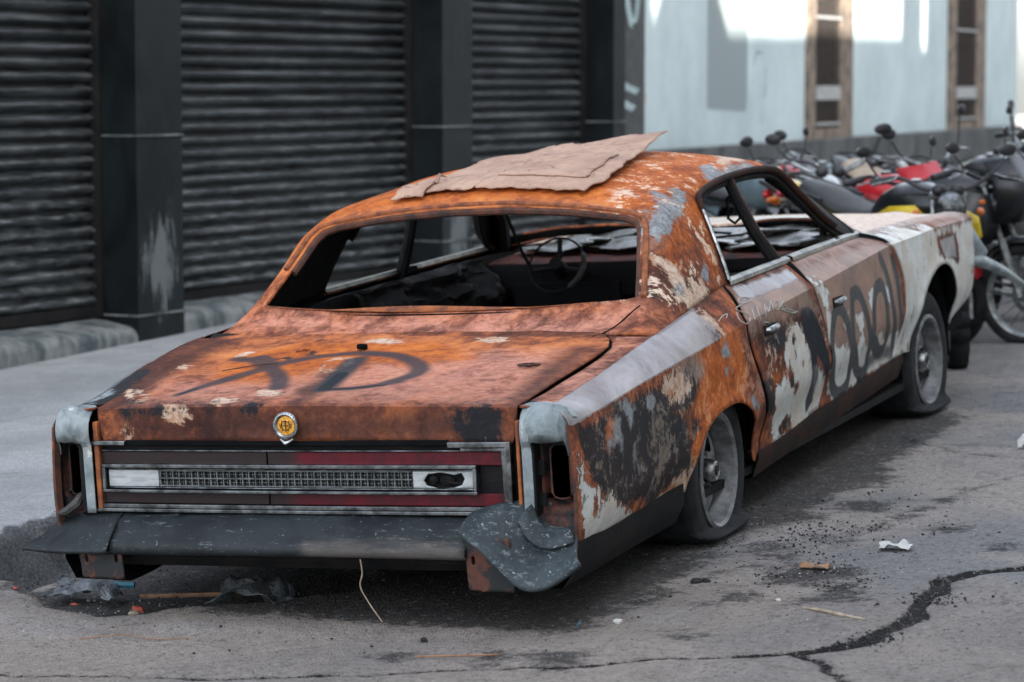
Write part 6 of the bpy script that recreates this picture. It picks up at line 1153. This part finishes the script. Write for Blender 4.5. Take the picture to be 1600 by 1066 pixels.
# ================================================================ LOOSE THINGS
CM = CAR.matrix_world.copy()
def card():
    k = N('dirty_cardboard', .9, 0, .2); n = k.noise(5, 6, .7, .4); n2 = k.noise(26, 6, .75, stretch=(1, .4, 1)); n3 = k.noise(90, 3)
    c = k.mix(k.step(n, .35, .65), (.50, .335, .25), (.36, .235, .18)); c = k.mix(k.math('MULTIPLY', k.step(n2, .55, .68), .6), c, (.10, .065, .055)); st_ = k.n('ShaderNodeTexWave'); st_.inputs['Scale'].default_value = 22; st_.inputs['Distortion'].default_value = 1.5; k.put(st_.inputs['Vector'], k.co); c = k.mix(k.math('MULTIPLY', k.step(st_.outputs['Fac'], .75, .95), .3), c, (.2, .13, .10)); c = k.mix(k.math('MULTIPLY', k.step(k.noise(7, 7, .75, 1, seed=5), .57, .62), .7), c, (.13, .085, .07)); c = k.mix(k.math('MULTIPLY', k.step(n3, .6, .75), .3), c, (.5, .36, .28))
    mat = k.out(c, .9, k.math('ADD', n2, n), .006)
    root = empty('cardboard_sheet'); root.matrix_world = CM @ Matrix.Translation((0, .7, 1.34)); tag(root, 'dirty flattened cardboard sheet lying on the roof of the burnt car', 'cardboard')
    def pos(u, v):
        xl = np.interp(v, [0, .12, .35, .6, 1], [-.40, -.37, -.33, -.27, -.16]); xr_ = np.interp(v, [0, .1, .3, .6, 1], [.395, .425, .415, .37, .325]); x = xl + (xr_ - xl) * u
        y = .225 + 1.16 * v + .04 * (1 - u) * (1 - v) * (u > 0) - .12 * (1 - u) * v ** 2
        q = 1.05 - .7 * abs(x) / float(xr(y)); z = shell(np.array([y]), np.array([q]))[0][2] if q > .36 else 1.3
        z += .010 + .012 * math.sin(u * 9 + 1) * v * .6 + .07 * max(0, v - .5) ** 1.3 * (0.3 + u) * 1.3 + .006 * math.sin(v * 13 + u * 3) + .018 * max(0, u - .82) / .18 * (.3 + v)
        return np.array([x, y - .7, z - 1.34])
    ragged = lambda t, k_: .012 * math.sin(t * 37 + k_) + .008 * math.sin(t * 91 + 2 * k_)
    def sheet_(u0, u1, v0, v1, dz, name, par, nu=34, nv=34, tor=None):
        A = np.zeros((nu, nv, 3))
        for i in range(nu):
            for j in range(nv):
                u = u0 + (u1 - u0) * i / (nu - 1); v = v0 + (v1 - v0) * j / (nv - 1)
                if j == nv - 1: v += ragged(u, 1) * 1.6
                if i == 0: u += ragged(v, 2) * 1.4
                if i == nu - 1: u += ragged(v, 3) * .5
                if j == 0: v += ragged(u, 4) * .35
                A[i, j] = pos(min(1.02, max(-.02, u)), v) + np.array([0, 0, dz])
        return G().grid(A, True).build(name, mat, par, thick=.005)
    a_ = sheet_(.0, .415, .0, 1.0, .0, 'panel', root, 26, 46); b_ = sheet_(.42, 1.0, -.005, 1.0, .006, 'panel', root, 34, 46)
    for uu in (.415,): g = G().tube([pos(uu, v) + np.array([0, 0, .004]) for v in np.linspace(.0, .95, 30)], .003, 4); g.build('fold_line', M['rustbrown'], root)
    for v0_ in (.13, .34): g = G().tube([pos(u, v0_ + .01 * math.sin(u * 20)) + np.array([0, 0, .008]) for u in np.linspace(.45, .95, 20)], .002, 4); g.build('fold_line', M['rustbrown'], root)
    sheet_(.0, .17, -.045, .055, .012, 'torn_flap', root, 10, 8); sheet_(.43, .9, .12, .5, .013, 'torn_layer', root, 18, 18)
    g = G().tube([pos(.16, .06) + np.array([0, 0, .01]), pos(.17, .08) + np.array([0, 0, .035]), pos(.2, .09) + np.array([0, 0, .02])], [.012, .008, .002], 5); g.build('curled_edge', mat, root)
card()
def oncar(p): return CM @ Vector(p)
def onlid(x, y, dz=0): return oncar((x, y, float(deckz(np.array([x]), np.array([y]))[0]) + dz))
g = G().lathe([(.006, 0), (.018, 0), (.020, .006), (.018, .016), (.010, .018), (.006, .012)], 12, c=tuple(onlid(-.109, -.716, .003))); tag(g.build('rubber_plug', M['black']), 'small black ring shaped plug lying on the boot lid above the letter D', 'plug')
c = onlid(.624, -.99, .005); g = G()
pts = [c + Vector(v) for v in [(-.022, -.03, .004), (.02, -.034, .006), (.028, .03, .004), (-.016, .034, .002), (-.022, -.03, .004)]]; g.tube(crv([tuple(p) for p in pts], 3), .005, 6); g.tube([tuple(c + Vector((0, -.03, .006))), tuple(c + Vector((.004, .03, .006)))], .004, 5); g.box(tuple(c + Vector((.004, .0, .003))), (.022, .03, .004))
tag(g.build('buckle', M['rustbrown']), 'small rusty buckle lying on the right of the boot lid', 'buckle')
tag(G().tube([tuple(onlid(-.50, -1.02, .004)), tuple(onlid(-.41, -.98, .010)), tuple(onlid(-.33, -.93, .006))], .0022, 5).build('twig', M['rustbrown']), 'thin brown twig lying on the boot lid by the letter X', 'twig')
g = G(); c = onlid(-.36, -.73, .004); g.tube([tuple(c), tuple(c + Vector((.03, .0, .006))), tuple(c + Vector((.04, .03, .002))), tuple(c + Vector((.0, .02, .004)))], .005, 5); tag(g.build('metal_scrap', M['rustorange']), 'tiny curled metal scrap beside the painted X on the boot lid', 'scrap')
# wire hanging below the bumper
P = crv([(.30, -1.672, .235), (.305, -1.675, .19), (.298, -1.68, .15), (.33, -1.69, .10), (.375, -1.70, .045)], 6)
G().tube(P, .0022, 5).build('hanging_wire', M['wire'] if 'wire' in M else simple('tan_wire', (.35, .27, .2), None, 20, .7), CAR)
# scribble in chalk marker and lid seam lines, as thin raised lines on the sheet metal
M['chalk'] = simple('chalk_marker', (.50, .50, .47), (.32, .32, .30), 60, .8, 0, 0)
#SCRIBBLE_BEGIN
SCR = [[(0.91,0.477,0.824),(0.909,0.414,0.824),(0.916,0.382,0.817),(0.926,0.399,0.808),(0.928,0.459,0.806),(0.923,0.51,0.812),(0.914,0.498,0.82),(0.91,0.473,0.824)],[(0.928,0.403,0.805),(0.932,0.299,0.798),(0.956,0.357,0.771),(0.969,0.347,0.754),(0.97,0.307,0.742),(0.968,0.257,0.752),(0.955,0.253,0.769),(0.941,0.28,0.786)],[(0.946,0.445,0.786),(0.961,0.414,0.767),(0.973,0.398,0.746)],[(0.948,0.501,0.785),(0.967,0.462,0.761),(0.974,0.465,0.74)],[(0.951,0.587,0.785),(0.969,0.544,0.76),(0.973,0.535,0.744)],[(0.951,0.587,0.785),(0.966,0.577,0.767),(0.972,0.573,0.757),(0.965,0.611,0.77),(0.952,0.674,0.788),(0.969,0.638,0.767),(0.974,0.64,0.743)],[(0.956,0.709,0.784),(0.966,0.661,0.771),(0.973,0.664,0.756),(0.973,0.7,0.755),(0.968,0.731,0.772),(0.958,0.736,0.783),(0.956,0.709,0.784)],[(0.96,0.768,0.782),(0.972,0.744,0.764),(0.973,0.755,0.744)],[(0.96,0.768,0.782),(0.972,0.781,0.761),(0.973,0.803,0.744)],[(0.958,0.823,0.786),(0.966,0.789,0.776),(0.973,0.732,0.763),(0.973,0.739,0.749),(0.974,0.817,0.741),(0.975,0.911,0.72),(0.975,0.94,0.719),(0.975,0.895,0.717),(0.974,0.813,0.731),(0.973,0.733,0.748)],[(0.94,0.065,0.778),(0.933,0.138,0.79),(0.934,0.186,0.791),(0.942,0.149,0.78)],[(0.975,0.498,0.725),(0.976,0.564,0.713),(0.979,0.626,0.661),(0.982,0.655,0.624)]]
par_ = [o for o in CAR.children if o.name.startswith('rear_door')][0]
g = G()
for p in SCR: g.tube(crv(np.array(p) + np.array([.0015, 0, .0005]), 5), .0022, 5)
g.build('marker_writing', M['chalk'], par_)
g = G().tube(crv([(.6816,-.530,.7965),(.698,-.454,.802),(.7185,-.3785,.820),(.7391,-.2993,.851),(.7616,-.2587,.873)], 5), .003, 5); g.build('seam_line', M['black'], CAR)
#SCRIBBLE_END
# ground litter
def G3(x, y, dz=0): return np.array([x, y, float(gnd(x, y)) + dz])
def chunk(name, x, y, r, mat, label, cat, group=None, flat=.6, n=5, seed=0, stretch=1, dz=0):
    g = G().ball((0, 0, 0), (r * stretch, r, r * flat), n); V = np.array(g.V); V *= (1 + .35 * vnoise(V / r + 10, 1.3, seed))[:, None]
    a = seed * 1.3; V = V @ np.array([[math.cos(a), math.sin(a), 0], [-math.sin(a), math.cos(a), 0], [0, 0, 1]]); o = mk(name, V + G3(x, y, r * flat * .55 + dz), g.F, mat, smooth=False); tag(o, label, cat, group); return o
M['paper'] = simple('crumpled_white_paper', (.62, .62, .60), (.45, .45, .44), 20, .9, 0, .003); M['leaf'] = simple('dry_leaf', (.33, .19, .11), (.18, .10, .06), 18, .85, 0, .002); M['stick'] = simple('pale_stick', (.42, .35, .27), (.25, .2, .15), 25, .85)
M['redplastic'] = simple('faded_red_plastic', (.50, .10, .06), (.35, .07, .05), 12, .6); M['bluepl'] = simple('blue_plastic', (.03, .18, .24), (.02, .10, .14), 12, .5); M['char'] = simple('charred_rubble', (.012, .013, .014), (.035, .036, .037), 30, .9); M['stonep'] = simple('grey_gravel', (.22, .215, .21), (.13, .13, .13), 30, .9); M['foil'] = simple('crinkled_grey_plastic', (.20, .22, .23), (.08, .09, .10), 14, .3, .3, .01)
def crumple(name, x, y, a, b, h, mat, label, cat, seed, n=16, dz=0):
    A = np.zeros((n, n, 3))
    for i in range(n):
        for j in range(n):
            u, v = i / (n - 1) * 2 - 1, j / (n - 1) * 2 - 1; A[i, j] = (a * u, b * v, 0)
    P = A.reshape(-1, 3); z = h * (.6 + .9 * fbm(P[:, :2] / max(a, b), 1.8, 3, seed)) * np.clip(1.15 - (np.abs(P[:, 0] / a) ** 3 + np.abs(P[:, 1] / b) ** 3) * .5, .1, 1); P[:, :2] *= (1 + .25 * vnoise(P[:, :2] / a, 2, seed))[:, None]; P[:, 2] = np.abs(z)
    g = G().grid((P + G3(x, y, .004 + dz)).reshape(n, n, 3), True); tag(g.build(name, mat, smooth=False, thick=.002), label, cat)
crumple('paper', 1.60, -.12, .055, .040, .018, M['paper'], 'crumpled white paper lying on the asphalt right of the rear wheel', 'paper', 3)
crumple('leaf', 1.42, -.50, .05, .022, .012, M['leaf'], 'dry curled brown leaf on the soot stained asphalt below the white paper', 'leaf', 5)
crumple('plastic_wrapper', -.30, -1.20, .17, .10, .075, M['foil'], 'crinkled clear plastic wrapper in the shade under the rear bumper', 'wrapper', 8, dz=-.04)
crumple('rag', -1.02, -1.16, .13, .06, .045, M['foil'], 'grey crumpled rag in the gutter hole under the left bumper end', 'rag', 12, dz=-.05)
crumple('leaf', 1.62, 2.1, .05, .03, .035, M['paper'], 'pale dry leaf standing on the road beside the front doors', 'leaf', 15)
tag(G().tube([G3(1.56, -1.13, .006), G3(1.63, -1.17, .010), G3(1.72, -1.22, .007), G3(1.80, -1.26, .006)], [.003, .006, .006, .004], 6).build('stick', M['stick']), 'pale thin stick lying on the road between the wheel and the long crack', 'stick')
tag(G().tube([G3(.62, -2.0, .005), G3(.76, -1.98, .010), G3(.86, -1.93, .006)], .0035, 5).build('twig', M['leaf']), 'thin dark twig on the road in front of the bumper', 'twig')
tag(G().tube(crv([tuple(G3(-.55, -1.98, .004)), tuple(G3(-.42, -1.93, .012)), tuple(G3(-.30, -1.95, .008)), tuple(G3(-.2, -1.9, .004))], 5), .0018, 5).build('twig', M['leaf']), 'very thin long stem lying on the road below the left bracket', 'twig')
chunk('red_plastic_scrap', -.66, -1.42, .02, M['redplastic'], 'faded red plastic scrap in the gutter hole under the bumper', 'scrap', stretch=1.4, n=4, seed=2, dz=-.03)
chunk('cigarette_butt', -1.22, -1.30, .009, M['redplastic'], 'orange cigarette butt beside the kerb at the far left', 'cigarette butt', stretch=1.8, n=4, seed=4)
chunk('cigarette_butt', -.86, -1.50, .008, M['redplastic'], 'orange cigarette butt on the rim of the gutter hole', 'cigarette butt', stretch=1.8, n=4, seed=5)
chunk('yellow_scrap', -.62, -1.52, .016, M['stick'], 'small tan wood chip next to the red plastic scrap', 'wood chip', stretch=1.5, n=4, seed=6, dz=-.02)
tag(G().tube([G3(-1.0, -1.10, -.02), G3(-.94, -1.12, -.01), G3(-.86, -1.10, -.015)], .012, 6).build('bottle_cap', M['bluepl']), 'flattened blue plastic strip in the gutter hole beside the left bracket', 'plastic strip')
tag(G().tube([G3(-.78, -1.20, -.03), G3(-.4, -1.16, -.015)], .008, 6).build('wood_slat', M['leaf']), 'thin brown slat lying in the dark hole behind the left bracket', 'slat')
tag(G().tube([G3(.95, -1.52, .004), G3(.958, -1.50, .022)], .0025, 5).build('blue_straw', M['bluepl']), 'short blue straw sticking up beside the torn bumper corner', 'straw')
for i, (x, y, r) in enumerate([(1.10, -.80, .020), (1.13, -.78, .016), (.55, -1.78, .012)]): chunk('char_lump', x, y, r, M['char'], ['black charred lump on the road below the rear wheel, the larger of two touching', 'black charred lump on the road below the rear wheel, the smaller of two touching', 'small black lump alone on the road behind the bumper'][i], 'charred lump', 'charred lumps on the road', seed=i + 20)
chunk('white_pebble', 1.05, -1.42, .014, M['paper'], 'small white pebble on the road below the torn bumper corner', 'pebble', n=4, seed=31)
chunk('white_pebble', 1.45, -1.02, .010, M['paper'], 'small white chip on the dark stained asphalt above the pale stick', 'pebble', n=4, seed=33)
def grit(name, spots, mat, kind_label, seed, n, rmin, rmax):
    rr = np.random.default_rng(seed); g = G(); base = G().ball((0, 0, 0), 1, 3); BV = np.array(base.V)
    for k in range(n):
        x, y, s_ = spots[rr.integers(len(spots))]; x += rr.normal() * s_; y += rr.normal() * s_
        if x < -1.3: continue
        r_ = rmin + (rmax - rmin) * rr.random() ** 3; V = BV * (1 + .3 * rr.normal(size=(len(BV), 1)).clip(-1, 1)) * r_ * np.array([1, 1, .6]); g.add(V + G3(x, y, r_ * .3), base.F)
    tag(mk(name, g.V, g.F, mat, smooth=False), kind_label, 'grit', kind='stuff')
grit('loose_grit', [(1.0, -1.9, 1.0), (1.5, -.6, .8), (.2, -1.9, .7), (1.4, .8, .8), (2.2, -1.0, .6), (-.8, -1.7, .3)], M['stonep'], 'loose pale grit scattered over the asphalt', 1, 1500, .0015, .006)
grit('char_crumbs', [(1.5, -.65, .10), (1.45, -.7, .16), (1.25, .2, .14), (1.2, -.05, .2), (1.3, .6, .3), (-.9, -1.1, .2), (.2, -1.3, .5), (1.3, -.3, .4), (1.87, -1.5, .05), (1.92, -.9, .06)], M['char'], 'black charred crumbs scattered around the rear wheel', 2, 2000, .0015, .0065)
grit('broken_glass', [(1.2, -.1, .25), (1.15, .1, .2), (1.4, -.9, .3), (-.8, -1.8, .2), (1.5, -.62, .1)], M['paper'], 'tiny pale glass crumbs by the rear wheel', 3, 380, .0012, .0035)
